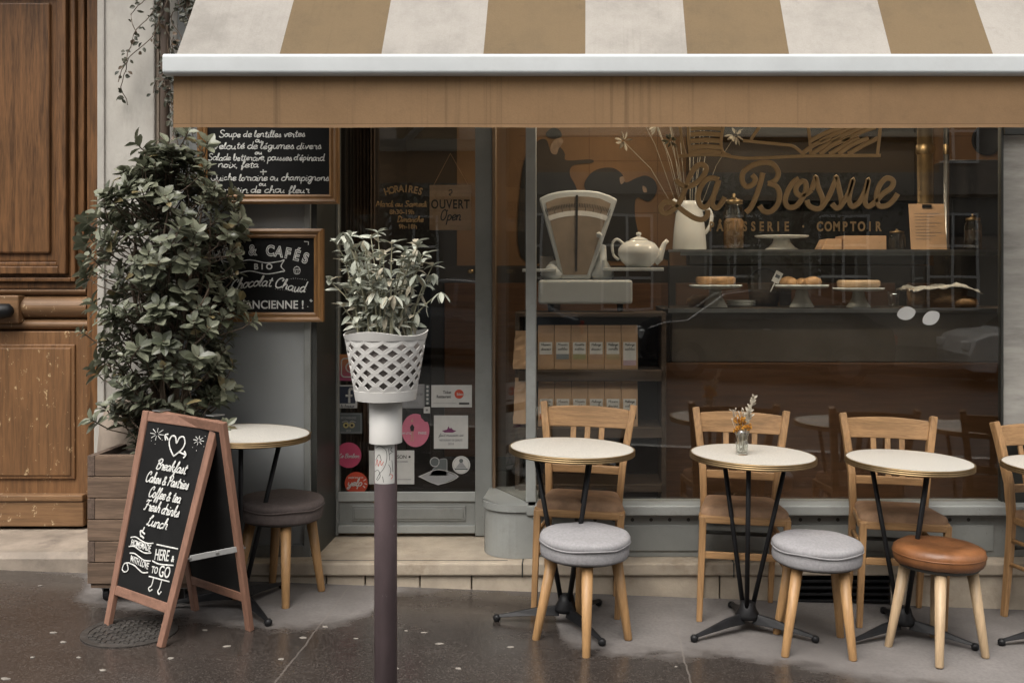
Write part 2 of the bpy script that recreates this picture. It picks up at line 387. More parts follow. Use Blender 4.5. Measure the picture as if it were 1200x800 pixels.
M['leather'] = pmat('brown_leather', (.175, .07, .025), .42, .45, 7, .3, 140, dirt=.3, dirtc=(.08, .03, .012))
M['table_top'] = pmat('speckled_laminate', (.50, .48, .435), .42, .2, 170, .03, 300)
M['planter_wood'] = wood('weathered_planter_wood', (.15, .10, .068), 0, 4, .8, .45, dark=.5)
M['planter_end'] = wood('planter_end_grain', (.115, .08, .06), 1, 8, .85, .4, dark=.5)
M['sign_wood'] = wood('sign_wood', (.235, .125, .085), 2, 6, .5, .25, dark=.25, bmp=.15)
M['sign_wood_h'] = wood('sign_wood_across', (.235, .125, .085), 0, 6, .5, .25, dark=.25, bmp=.15)
M['soil'] = pmat('soil', (.03, .022, .016), .95, .4, 30, 1, 60)
M['pole'] = pmat('pole_paint', (.092, .066, .070), .45, .2, 14, .2, 60, stretch=(1, 1, .35), dirt=.5, dirtc=(.045, .035, .035), chips=(.75, (.26, .23, .22)))
M['plastic'] = pmat('white_plastic', (.53, .52, .495), .45, .05, 6, .04, 120, dirt=.15, dirtc=(.45, .43, .4))
M['kraft'] = pmat('kraft_paper', (.56, .36, .215), .8, .1, 10, .3, 60)
M['label_white'] = pmat('paper_label', (.76, .74, .70), .7, .08, 20, 0)
M['dark_ink'] = pmat('dark_ink', (.02, .018, .018), .6, .1, 10, 0)
M['grey_ink'] = pmat('grey_ink', (.18, .18, .18), .6, .1, 10, 0)
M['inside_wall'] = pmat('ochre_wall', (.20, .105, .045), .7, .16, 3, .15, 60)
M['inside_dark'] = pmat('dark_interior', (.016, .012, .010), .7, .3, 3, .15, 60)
M['inside_wood'] = wood('counter_wood', (.12, .060, .031), 0, 3, .35, .3, dark=.3)
M['shelf_wood'] = wood('dark_shelf_wood', (.085, .058, .04), 0, 3, .6, .35)
M['case_grey'] = pmat('case_metal', (.13, .115, .10), .35, .2, 3, .05, 100)
M['mural'] = pmat('mural_black', (.008, .007, .006), .6, .2, 8, 0)
M['mural_skin'] = pmat('mural_pale', (.30, .20, .13), .6, .3, 20, 0)
M['tile_line'] = pmat('tile_joint', (.14, .065, .025), .7, .2, 8, 0)
M['pastry'] = pmat('baked_crust', (.32, .17, .07), .6, .4, 25, .6, 90)
M['cloth'] = pmat('linen_cloth', (.42, .38, .33), .9, .15, 15, .4, 250)
M['wicker'] = pmat('wicker', (.24, .14, .07), .7, .4, 40, .7, 160, stretch=(1, 1, 3))
M['iron_cover'] = pmat('iron_cover', (.07, .065, .06), .4, .4, 14, .6, 60, metal=.3)
M['petal'] = pmat('pale_petal', (.21, .19, .165), .7, .2, 30, .1)
M['bark'] = pmat('bark', (.09, .065, .045), .9, .3, 14, .6, 60, stretch=(1, 1, .3))
M['pipe'] = pmat('brown_pipe', (.085, .06, .045), .5, .2, 9, .15, 90, dirt=.2)
M['opp_stone'] = pmat('opposite_stone', (.25, .23, .20), .85, .12, 1.5, .2, 30)
M['opp_pane'] = pmat('opposite_pane', (.03, .03, .03), .1, .2, 1, 0)
M['white_paint'] = pmat('white_paint', (.7, .7, .68), .5, .06, 6, .05)
M['road'] = pmat('road_asphalt', (.045, .043, .04), .4, .25, 30, .5, 200)
M['kerb'] = pmat('kerb_granite', (.25, .24, .225), .7, .2, 60, .3, 120)

def leaf_mat(name, a, b_, rough=.42, trans=.12, brown=0, brownc=(.2, .13, .07)):
    m, n, b = newmat(name)
    g = n.nodes.new('ShaderNodeNewGeometry')
    col = mixc(n, g.outputs['Random Per Island'], a, b_)
    if brown:
        r2 = math_(n, 'FRACT', math_(n, 'MULTIPLY', g.outputs['Random Per Island'], 37.7))
        col = mixc(n, math_(n, 'GREATER_THAN', r2, 1-brown), col, brownc)
    lk(n, col, b.inputs['Base Color']); b.inputs['Roughness'].default_value = rough
    tr = n.nodes.new('ShaderNodeBsdfTranslucent'); lk(n, col, tr.inputs[0])
    ms = n.nodes.new('ShaderNodeMixShader'); ms.inputs[0].default_value = trans
    lk(n, b.outputs[0], ms.inputs[1]); lk(n, tr.outputs[0], ms.inputs[2])
    lk(n, ms.outputs[0], n.nodes['Material Output'].inputs[0]); return m
M['leaf'] = leaf_mat('shrub_leaf', (.070, .080, .050), (.235, .245, .175), .36, .2, .03, (.22, .18, .09))
M['sage'] = leaf_mat('sage_leaf', (.23, .25, .20), (.46, .47, .39), .6, .15, .16, (.40, .36, .27))
M['ivy'] = leaf_mat('ivy_leaf', (.022, .026, .016), (.06, .058, .035), .5, .1, .1, (.09, .06, .035))
M['tree_leaf'] = leaf_mat('street_tree_leaf', (.07, .085, .05), (.14, .15, .10), .5, .25)
M['dried'] = leaf_mat('dried_flower', (.25, .21, .155), (.55, .50, .40), .8, .2)
M['yellow'] = leaf_mat('yellow_flower', (.52, .24, .03), (.62, .32, .05), .8, .2)

def canvas(name, c, stain, hem=None):
    m, n, b = newmat(name); g = n.nodes.new('ShaderNodeNewGeometry'); P = g.outputs['Position']
    sp_ = n.nodes.new('ShaderNodeSeparateXYZ'); lk(n, P, sp_.inputs[0])
    big = nz(n, P, 2.3, 7, .68); mid = nz(n, P, 11, 6, .7); fine = nz(n, P, 160, 3, .6)
    mp = n.nodes.new('ShaderNodeMapping'); mp.inputs['Scale'].default_value = (34, 1, .5); lk(n, P, mp.inputs[0]); st = nz(n, mp.outputs[0], 1.6, 4, .65)
    mp2 = n.nodes.new('ShaderNodeMapping'); mp2.inputs['Scale'].default_value = (1.1, .1, .1); lk(n, P, mp2.inputs[0]); pz_ = nz(n, mp2.outputs[0], 1.3, 3, .5)
    col = mixc(n, fine, mul(c, .86), mul(c, 1.12))
    col = mixc(n, math_(n, 'MULTIPLY', ramp(n, big, .42, .72), .55), col, stain)
    col = mixc(n, math_(n, 'MULTIPLY', ramp(n, mid, .56, .78), .35), col, stain)
    col = mixc(n, math_(n, 'MULTIPLY', math_(n, 'MULTIPLY', ramp(n, st, .52, .70), ramp(n, pz_, .42, .62)), .55 if hem else .12), col, mul(stain, .7))
    if hem:      # double hem at the foot of the valance
        col = mixc(n, math_(n, 'LESS_THAN', math_(n, 'ABSOLUTE', math_(n, 'SUBTRACT', sp_.outputs[2], hem)), .0016), col, mul(c, .55))
        col = mixc(n, math_(n, 'MULTIPLY', math_(n, 'LESS_THAN', sp_.outputs[2], hem), .35), col, mul(c, 1.25))
    lk(n, col, b.inputs['Base Color']); b.inputs['Roughness'].default_value = .92; b.inputs['Specular IOR Level'].default_value = .25
    wv = n.nodes.new('ShaderNodeTexWave'); wv.inputs['Scale'].default_value = 150; wv.inputs['Distortion'].default_value = 1.5; lk(n, P, wv.inputs['Vector'])
    wr_ = nz(n, P, 6, 4, .6)
    h = math_(n, 'ADD', math_(n, 'MULTIPLY', fine, .3), math_(n, 'MULTIPLY', wr_, 2.2)); bump(n, b, h, .35, .006)
    return m
M['cream'] = canvas('cream_canvas', (.385, .362, .33), (.19, .178, .16))
M['tan'] = canvas('tan_canvas', (.185, .134, .078), (.115, .09, .058))
M['valance'] = canvas('valance_canvas', (.245, .155, .084), (.165, .108, .062), pzz(150, 4.2)+.014)

# canvas lets a little daylight through
for k in ('cream', 'tan', 'valance'):
    n = M[k].node_tree; b = n.nodes['Principled BSDF']
    tr = n.nodes.new('ShaderNodeBsdfTranslucent'); lk(n, b.inputs['Base Color'].links[0].from_socket, tr.inputs[0])
    ms = n.nodes.new('ShaderNodeMixShader'); ms.inputs[0].default_value = .22
    lk(n, b.outputs[0], ms.inputs[1]); lk(n, tr.outputs[0], ms.inputs[2]); lk(n, ms.outputs[0], n.nodes['Material Output'].inputs[0])

# wet and dry pavement: Y of the wet edge as a curve of X (the awning keeps the ground dry)
def pavement_mat():
    m, n, b = newmat('wet_asphalt')
    g = n.nodes.new('ShaderNodeNewGeometry'); sep = n.nodes.new('ShaderNodeSeparateXYZ'); lk(n, g.outputs['Position'], sep.inputs[0])
    X, Y = sep.outputs[0], sep.outputs[1]; P = g.outputs['Position']
    fc = n.nodes.new('ShaderNodeFloatCurve')
    X0, X1, Y0, Y1 = -3.0, 3.0, 3.6, 5.1
    pts = [(-3, 5.08), (-2.45, 5.0), (-2.2, 4.6), (-1.72, 4.47), (-1.3, 4.38), (-1.09, 4.42), (-.98, 4.53), (-.92, 4.70), (-.84, 4.92), (-.5, 4.95), (-.25, 4.90), (-.15, 4.64), (-.11, 4.36),
           (.03, 4.25), (.31, 4.22), (.58, 4.22), (.8, 4.14), (1.02, 4.06), (1.3, 3.99), (1.8, 3.92), (3, 3.9)]
    cm = fc.mapping.curves[0]
    while len(cm.points) < len(pts): cm.points.new(.5, .5)
    for q, (a, c_) in zip(cm.points, pts): q.location = ((a-X0)/(X1-X0), (c_-Y0)/(Y1-Y0)); q.handle_type = 'AUTO'
    fc.mapping.update()
    mr = n.nodes.new('ShaderNodeMapRange'); mr.inputs[1].default_value = X0; mr.inputs[2].default_value = X1; lk(n, X, mr.inputs[0])
    lk(n, mr.outputs[0], fc.inputs['Value'])
    yb = math_(n, 'ADD', math_(n, 'MULTIPLY', fc.outputs[0], Y1-Y0), Y0)
    mp = n.nodes.new('ShaderNodeMapping'); mp.inputs['Scale'].default_value = (1, 1.6, 1); lk(n, P, mp.inputs[0])
    n1 = nz(n, mp.outputs[0], 3.2, 8, .72); n2 = nz(n, mp.outputs[0], 16, 5, .6)
    d = math_(n, 'SUBTRACT', Y, yb)
    d = math_(n, 'ADD', d, math_(n, 'MULTIPLY', math_(n, 'SUBTRACT', n1, .5), .36))
    d = math_(n, 'ADD', d, math_(n, 'MULTIPLY', math_(n, 'SUBTRACT', n2, .5), .10))
    dry = ramp(n, d, -.075, .13)
    # aggregate
    vor = n.nodes.new('ShaderNodeTexVoronoi'); vor.inputs['Scale'].default_value = 190; lk(n, P, vor.inputs['Vector'])
    wn = n.nodes.new('ShaderNodeTexWhiteNoise'); lk(n, vor.outputs['Position'], wn.inputs[0])
    grain = ramp(n, wn.outputs['Value'], .5, 1.0)
    f = nz(n, P, 1.7, 6, .6); fine = nz(n, P, 70, 3, .6)
    wet = mixc(n, ramp(n, f, .3, .7), (.024, .0195, .017), (.040, .033, .029))
    wet = mixc(n, math_(n, 'MULTIPLY', grain, .42), wet, (.12, .104, .093))
    dr = mixc(n, ramp(n, f, .3, .7), (.12, .109, .102), (.205, .19, .18))
    dr = mixc(n, math_(n, 'MULTIPLY', ramp(n, fine, .35, .7), .45), dr, (.11, .10, .095))
    spots = ramp(n, nz(n, P, 4.5, 5, .7), .60, .70)
    dr = mixc(n, math_(n, 'MULTIPLY', spots, .5), dr, (.09, .082, .078))
    col = mixc(n, dry, wet, dr)
    # joints between two pours of asphalt
    jn = None
    for jx in (-1.13, .38, 2.4, -4.2):
        q = math_(n, 'ABSOLUTE', math_(n, 'ADD', math_(n, 'SUBTRACT', X, jx), math_(n, 'MULTIPLY', math_(n, 'SUBTRACT', n1, .5), .03)))
        q = math_(n, 'LESS_THAN', q, .0035)
        jn = q if jn is None else math_(n, 'MAXIMUM', jn, q)
    col = mixc(n, math_(n, 'MULTIPLY', jn, .55), col, (.17, .15, .135))
    lk(n, col, b.inputs['Base Color'])
    wr = math_(n, 'ADD', math_(n, 'MULTIPLY', fine, .14), .07)
    wr = math_(n, 'ADD', wr, math_(n, 'MULTIPLY', ramp(n, n1, .42, .66), .16))
    ro = n.nodes.new('ShaderNodeMix'); lk(n, dry, ro.inputs[0]); lk(n, wr, ro.inputs[2]); ro.inputs[3].default_value = .85
    lk(n, ro.outputs[0], b.inputs['Roughness'])
    h = math_(n, 'ADD', math_(n, 'MULTIPLY', fine, .6), math_(n, 'MULTIPLY', vor.outputs['Distance'], .5))
    bump(n, b, h, .16, .003)
    return m
M['pavement'] = pavement_mat()

# ------------------------------------------------------------------ ground
def sheet(x0, x1, y0, y1, dz):
    return MB().add([(x0, y0, gz(x0)+dz), (x1, y0, gz(x1)+dz), (x1, y1, gz(x1)+dz), (x0, y1, gz(x0)+dz)], [(0, 1, 2, 3)])
structure(sheet(-80, 80, -60, 60, -.16).build('ground', M['road']))
structure(sheet(-60, 60, -8.9, .8, -.155).build('road', M['road']))
def slab(x0, x1, y0, y1, top, bot):
    return MB().add([(x, y, gz(x)+d) for d in (bot, top) for x, y in ((x0, y0), (x1, y0), (x1, y1), (x0, y1))],
                    [(3, 2, 1, 0), (4, 5, 6, 7), (0, 1, 5, 4), (1, 2, 6, 5), (2, 3, 7, 6), (3, 0, 4, 7)])
structure(slab(-40, 40, .95, 5.6, 0, -.15).build('pavement', M['pavement']))
structure(slab(-40, 40, .8, .948, -.004, -.15).build('kerb', M['kerb']))
structure(slab(-40, 40, -15, -8.9, 0, -.15).build('far_pavement', M['road']))

# ------------------------------------------------------------------ the building
bld = thing('shop_building', 'pale stone building with carved brown door and grey painted shopfront', 'building', (0, 5, 0))
def B(mb, name, mat, parent=None, label=None, **k):
    par = parent or bld
    off = Vector((0, 5, 0))
    mb.v = [q-off for q in mb.v]
    o = mb.build(name, mat, par, **k)
    if label: o['label'] = label
    return o

# stone pier between the carved door and the shop
YP = 5.06
xl = pxx(118, YP); xr = pxx(181, YP)
mb = MB().box(xl, xr, YP, 6.0, .1, 5.2)
pier = B(mb, 'stone_pier', M['stone'], bev=.006)
B(MB().box(xl-.012, xl+.022, YP-.012, YP+.05, .86, 5.2), 'edge_moulding', M['stone'], pier, bev=.004)
B(MB().box(xr-.03, xr+.012, YP+.02, YP+.2, .55, 5.2), 'groove', M['stone_block'], pier)
B(MB().box(xl-.022, xr, YP-.03, YP+.4, .05, .86), 'pier_base', M['stone'], pier, bev=.01)
B(MB().lathe([(.17, 0), (.17, .62), (.16, .74), (.135, .82), (.08, .86), (0, .87)], (xl+.17, YP-.0, .05), 28), 'guard_stone', M['stone_block'], pier, 'rounded brown guard stone at the pier foot', smooth=True)
B(MB().box(xr+.012, -1.99, 5.10, 6.0, .1, 5.2), 'stone_pilaster', M['stone'], bev=.004)
B(MB().box(-5.2, -3.75, 5.06, 6.0, .05, 5.2), 'stone_pier', M['stone'], bev=.01)
B(MB().box(-3.75, xl, 5.2, 6.0, 3.3, 5.2), 'stone_lintel', M['stone'], bev=.01)
# upper storey wall above the shopfront
B(MB().box(-1.99, 6, 5.09, 6.0, 2.9, 5.2), 'upper_wall', M['stone'])

# carved carriage door
YD = 5.5
door = B(MB().box(-3.75, -2.3, YD+.04, YD+.1, .17, 3.3), 'carved_door', M['door_wood'])
def dx(u): return pxx(u, YD)
def dz(v): return pzz(v, YD)
B(MB().box(dx(104), -2.3, YD-.02, YD+.04, .17, 3.3), 'door_jamb', M['door_wood'], door, bev=.004)
def nested(name, u0, u1, v0, v1, steps, mat, mat_in, panel_dy, n_in='door_panel'):
    """a frame of stepped mouldings round a raised panel; steps: (inset px, depth)"""
    f = MB()
    X0, X1, Z0, Z1 = dx(u0), dx(u1), dz(v1), dz(v0)
    for a, b_, y in steps:
        i0 = a*.004453; i1 = b_*.004453
        f.box(X0+i0, X0+i1, y, YD+.04, Z0+i0, Z1-i0); f.box(X1-i1, X1-i0, y, YD+.04, Z0+i0, Z1-i0)
        f.box(X0+i1, X1-i1, y, YD+.04, Z0+i0, Z0+i1); f.box(X0+i1, X1-i1, y, YD+.04, Z1-i1, Z1-i0)
    B(f, name, mat, door, bev=.006, seg=3)
    ii = steps[-1][1]*.004453
    B(MB().box(X0+ii, X1-ii, YD+.02, YD+.04, Z0+ii, Z1-ii).box(X0+ii+.045, X1-ii-.045, panel_dy, YD+.03, Z0+ii+.045, Z1-ii-.045), n_in, mat_in, door, bev=.01, seg=2)
# upper leaf: big panel (left edge lies outside the picture)
nested('door_moulding', -215, 99, -38, 338, ((0, 8, YD-.005), (8, 13, YD-.03), (13, 17, YD-.012), (17, 26, YD-.045), (26, 31, YD-.02)), M['door_wood'], M['door_wood'], YD+.0)
# middle rail: two rolls and a flat
roll = MB()
for v0, v1, d in ((336, 346, .03), (347, 373, .055), (374, 387, .035)):
    pr = [(YD+.03, dz(v1))]+[(YD+.03-d*math.sin(math.pi*t/10)**.6, dz(v1)+(dz(v0)-dz(v1))*t/10) for t in range(1, 10)]+[(YD+.03, dz(v0))]
    x1 = dx(103 if v0 != 336 else 100)
    vs = [(-3.7, y, z) for y, z in pr]+[(x1, y, z) for y, z in pr]; k = len(pr)
    roll.add(vs, [(i, i+1, k+i+1, k+i) for i in range(k-1)]+[tuple(range(k))[::-1], tuple(range(k, 2*k)), (k-1, 0, k, 2*k-1)])
B(roll, 'middle_rail', M['door_worn_h'], door, smooth=False)
pl = B(MB().box(dx(-30), dx(27), YD-.045, YD+.03, dz(378), dz(346)), 'handle_plate', M['door_worn_h'], door, bev=.006)
B(MB().tube([(dx(-40), YD-.085, dz(364)), (dx(10), YD-.09, dz(364)), (dx(22), YD-.085, dz(363)), (dx(25), YD-.075, dz(362))], .04, 14, scales=[1, 1, .9, .35]), 'door_handle', M['black_iron'], door, smooth=True)
# lower leaf
B(MB().box(dx(-215), dx(104), YD-.01, YD+.04, dz(586), dz(388)), 'lower_frame', M['door_worn'], door, bev=.004)
B(MB().box(dx(-140), dx(90), YD-.024, YD-.0075, dz(560), dz(403)).box(dx(-132), dx(86), YD-.030, YD-.02, dz(556), dz(407)), 'door_panel', M['door_worn'], door, bev=.006)
B(MB().box(dx(-215), dx(103), YD-.05, YD+.03, dz(614), dz(585)).box(dx(-215), dx(103), YD-.06, YD+.03, dz(584.6), dz(577)), 'bottom_rail', M['door_worn_h'], door, bev=.006)
# its worn stone threshold
th = MB()
pr = [(5.6, .0), (5.6, .183), (5.2, .186), (5.05, .178), (5.025, .15), (5.02, .0)]
vs = [(-3.9, y, z) for y, z in pr]+[(-2.32, y, z) for y, z in pr]
th.add(vs, [(i, (i+1) % 6, 6+(i+1) % 6, 6+i) for i in range(6)]+[tuple(range(6))[::-1], tuple(range(6, 12))])
B(th, 'threshold', M['threshold'], bev=.012, seg=3)

# painted timber panel that carries the menu boards, and its return into the door recess
YW = 5.10
pan = B(MB().box(-1.99, -1.345, YW, YW+.06, .06, 2.95), 'painted_panel', M['grey_panel'])
B(MB().box(-1.375, -1.342, YW-.018, YW+.0, .12, 2.95).box(-1.99, -1.37, YW-.018, YW, .06, .2), 'panel_trim', M['grey_paint'], pan, bev=.004)
B(MB().box(-1.345, -1.315, YW-.004, 5.52, .12, 2.95), 'recess_side', M['dark_paint'])
# shop steps
st = B(MB().box(-1.75, 2.9, 4.972, 5.6, .085, .144), 'step_tread', M['step_stone'], bev=.008, seg=2)
for x in (pxx(612, 4.97), pxx(1010, 4.97), pxx(860, 4.97)): B(MB().box(x-.003, x+.003, 4.969, 5.2, .08, .1452), 'step_joint', M['dark_paint'], st)
B(MB().box(pxx(366, 5.03), pxx(595, 5.03), 5.02, 5.028, .13, .1448), 'step_joint', M['dark_paint'], st)
ri = MB(); rng = random.Random(3)
xs = [-1.75, -1.45, -1.245, -1.06, -.985, -.80, -.555, -.26, .12, .62, .965]
for a, b_ in zip(xs[:-1], xs[1:]): ri.box(a+.003, b_-.003, 4.99+rng.uniform(0, .006), 5.4, -.2, .0845)
ri.box(1.43, 2.9, 4.992, 5.4, -.2, .0845)
B(ri, 'step_riser', M['step_stone'], bev=.005)
gr = MB().box(.965, 1.43, 5.05, 5.1, -.2, .084)
B(gr, 'vent_recess', M['dark_paint'])
gr = MB()
for k in range(5): gr.box(.968, 1.427, 4.985, 5.03, -.075+k*.031, -.063+k*.031)
B(gr, 'vent_grille', M['black_iron'], bev=.002)

# shop door
dr = B(MB().box(-1.315, -1.299, 5.47, 5.53, .15, 2.95)
       .box(pxx(557, 5.47), pxx(577, 5.47), 5.46, 5.53, .15, 2.95).box(-1.299, pxx(557, 5.47), 5.475, 5.525, .165, .365).box(-1.299, pxx(557, 5.47), 5.475, 5.525, 2.75, 2.95), 'shop_door', M['grey_paint'], bev=.004)
x0, x1 = -1.299, pxx(557, 5.47)
B(MB().box(x0, x1, 5.462, 5.476, pzz(587, 5.47), pzz(577, 5.47)+.006).box(x0, x1, 5.458, 5.476, .165, .205), 'door_rail', M['grey_pale'], dr, bev=.003)
B(MB().box(x0+.07, x1-.05, 5.468, 5.4758, .225, .305).box(x0+.082, x1-.062, 5.463, 5.469, .237, .293), 'kick_panel', M['grey_paint'], dr, bev=.003)
B(MB().box(x0, x1, 5.497, 5.503, .362, 2.75), 'door_pane', M['glass'], dr)
B(MB().lathe([(0, -.012), (.014, -.01), (.017, 0), (.014, .01), (0, .012)], (pxx(552, 5.47), 5.455, pzz(318, 5.47)), 14), 'door_knob', M['brass'], dr, smooth=True)
B(MB().box(pxx(577.4, 5.46), pxx(581, 5.46), 5.44, 5.5, .2, 2.95), 'door_bead', M['jamb'], dr)

# shop window with its glazed corner
YG = 5.13
win = B(MB().box(-.30, 2.9, 5.08, 5.2, .145, .345), 'shop_window', M['grey_paint'], bev=.004)
B(MB().box(-.30, 2.9, 5.035, 5.2, .352, .402), 'window_sill', M['grey_pale'], win, bev=.008, seg=3)
B(MB().box(-.1, 1.95, 5.072, 5.079, .175, .30), 'base_panel', M['grey_paint'], win, bev=.004)
for k in range(22): B(MB().tube([(-.06+k*.09-.0, 5.082, .325), (-.06+k*.09, 5.0785, .325)], .009, 10), 'drain_hole', M['dark_paint'], win)
# rounded base below the corner pane
poly = [(-.505, 5.50), (-.515, 5.2)]
for k in range(9):
    a = R(180+k*90/8); poly.append((-.35+.165*math.cos(a), 5.21+.165*math.sin(a)))
poly += [(-.262, 5.05), (-.262, 5.5)]
cb = MB(); cb.prism(poly, .146, .368); B(cb, 'corner_base', M['grey_pale'], win, bev=.006, seg=2)
cb = MB(); cb.prism([((x+.36)*1.05-.36, y-.012) for x, y in poly], .370, .402); B(cb, 'corner_cap', M['grey_pale'], win, bev=.01, seg=3)
B(MB().box(pxx(616.5, YG), pxx(628.5, YG), 5.10, 5.16, .403, 2.95), 'corner_post', M['grey_pale'], win, bev=.006, seg=3)
a = Vector((-.49, 5.47)); b_ = Vector((pxx(616, YG)-.002, 5.135))
cp = MB(); nrm = Vector((b_.y-a.y, a.x-b_.x)).normalized()*.004
cp.add([(*(a+nrm), .403), (*(b_+nrm), .403), (*(b_-nrm), .403), (*(a-nrm), .403), (*(a+nrm), 2.95), (*(b_+nrm), 2.95), (*(b_-nrm), 2.95), (*(a-nrm), 2.95)],
       [(3, 2, 1, 0), (4, 5, 6, 7), (0, 1, 5, 4), (1, 2, 6, 5), (2, 3, 7, 6), (3, 0, 4, 7)])
B(cp, 'corner_pane', M['glass'], win)
xe = pxx(1172, YG)
B(MB().box(pxx(628.6, YG), xe, YG, YG+.007, .404, 2.9), 'window_pane', M['glass'], win)
B(MB().box(xe+.001, xe+.012, YG-.012, YG+.03, .403, 2.95), 'pane_edge', M['dark_paint'], win)
B(MB().box(xe+.012, 2.9, YG-.03, YG+.05, pzz(158, YG), 2.95).box(xe+.012, 2.9, YG-.03, YG+.05, .403, pzz(500, YG)-.01).box(xe+.22, 2.9, YG-.03, YG+.05, .4, 2.95), 'side_frame', M['dark_paint'], win)
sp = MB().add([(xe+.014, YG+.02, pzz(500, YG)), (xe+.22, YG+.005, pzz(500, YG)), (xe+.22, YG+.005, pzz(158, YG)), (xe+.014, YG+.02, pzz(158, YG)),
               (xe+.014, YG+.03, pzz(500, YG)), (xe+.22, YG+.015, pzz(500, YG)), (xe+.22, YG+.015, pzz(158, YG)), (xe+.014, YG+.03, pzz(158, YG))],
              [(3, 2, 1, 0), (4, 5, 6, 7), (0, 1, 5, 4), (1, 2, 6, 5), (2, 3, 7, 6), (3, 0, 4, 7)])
B(sp, 'side_pane', M['side_reflection'], win, 'narrow pane at the window end with a bright reflection painted on')
B(MB().box(-1.315, 2.9, 5.0, 5.09, 2.75, 2.95), 'shop_fascia', M['dark_paint'])

# lettering on the window
def ipts(l): return [(pxx(u, YG), pzz(v, YG)) for u, v in l]
LA = [[(791.9, 210), (797.5, 216.3), (806, 218.8), (816, 214.4), (825, 205), (827.5, 196.3), (821, 193), (813.8, 197.5), (807.5, 208.8), (802.5, 222.5), (797.5, 235), (790, 245), (782, 250), (776, 249), (774.5, 242.5), (780, 237), (790, 239), (803, 249), (815, 256), (824, 257), (829, 252), (829, 246)],
      [(842.5, 211), (835, 208.8), (827.5, 211), (821, 220), (818, 231), (821, 241), (827.5, 242.5), (834, 234), (840, 220), (842, 211)], [(842, 212), (836, 231), (835, 240), (840, 244), (846, 237.5), (849.5, 231)],
      [(894, 202.5), (891, 215), (886, 230), (880, 243), (874, 249)],
      [(881, 205), (885, 210), (882.5, 216), (875, 218.8), (870, 212.5), (871, 202.5), (880, 195), (892.5, 191), (903, 191.5), (909, 196), (912, 204), (908, 212), (900, 215.5)],
      [(900, 214.5), (910, 219), (913.5, 228), (911, 240), (903, 248), (895, 247.5), (890, 241)],
      [(936, 209), (929, 214.5), (922.7, 225), (920, 236), (924, 242.7), (932, 242), (938.8, 234.6), (944, 224), (944, 214.6), (938.8, 213), (933.4, 218.6), (932.8, 225), (937.5, 229.3), (944, 228), (951, 222.6)],
      [(951, 222.6), (955, 212), (956, 208), (959, 220), (964, 233), (963, 242.7), (956, 244.7), (948, 241), (945.5, 234.6)],
      [(963, 242.7), (971, 230.6), (979, 212), (980, 208), (983, 220), (985.6, 233), (985.6, 241), (980, 244), (975, 238.6)],
      [(985.6, 241), (993.6, 228), (999.7, 210.5), (996, 225), (995, 236), (999, 242), (1007, 237), (1013.7, 224), (1017.7, 210.5), (1015, 225), (1013.7, 237), (1017.7, 242), (1025.8, 237)],
      [(1025.8, 237), (1033.8, 228), (1044.5, 220), (1046.5, 212), (1039, 209), (1031, 217), (1027, 230.6), (1029.8, 241), (1039, 241), (1047, 234.6), (1052, 227)]]
FW = Matrix.Translation((0, YG-.001-5, 0)) @ FACE
ms_ = [strokes_mesh([ipts(l) for l in LA], FW, .0265, .02)]
def word(s, u0, u1, vb, cap_px, Y, M_y=None, off=.0, ext=.0006, sx=None):
    """block letters spread between u0 and u1 on the plane Y"""
    out = []; n_ = len(s)
    for i, ch in enumerate(s):
        if ch == ' ': continue
        u = u0+(u1-u0)*(i+.5)/n_
        h = cap_px*Y/F/.69
        T = Matrix.Translation((pxx(u, Y), (M_y if M_y is not None else Y-.001)-5, pzz(vb, Y))) @ FACE
        out.append(text_mesh(ch, h, T, off=off*h, ext=ext, sx=sx or .72))
    return out
ms_ += word('PÂTISSERIE · COMPTOIR', 829, 1034, 270.5, 10.5, YG, off=.035)
DRAW = [[(797, 146), (799, 165), (803, 181)], [(806.5, 146), (807, 165), (809, 182)], [(848, 146), (845, 165), (847, 178), (856, 183)],
        [(795, 183.5), (820, 181.5), (845, 182), (870, 185.5), (900, 185), (950, 183), (1032, 182.5)],
        [(871, 165), (890, 167), (915, 169.5), (930, 172), (942, 182)], [(890, 149), (885, 156), (880, 164)],
        [(1032, 146), (1030, 165), (1028, 182)], [(947, 146), (949, 165), (950, 182)]]
ms_.append(strokes_mesh([ipts(l) for l in DRAW], FW, .016, .03))
H1 = [[(809, y), (826, y-1.2), (845, y)] for y in (151, 158, 165.5, 173, 179)]
H2 = [[(950+i*11, 181), (965+i*11, 172-2*(i % 2)), (985+i*11, 162)] for i in range(-1, 5)]+[[(948+i*13, 166), (970+i*13, 155), (990+i*12, 149)] for i in range(0, 4)]
ms_.append(strokes_mesh([ipts(l) for l in H1], FW, .0235, .02)); ms_.append(strokes_mesh([ipts(l) for l in H2], FW, .022, .02))
lt = join_meshes('window_lettering', ms_, M['gold_ink'], win)
lt['label'] = 'ochre painted shop name in rounded script with a small basket drawing above'
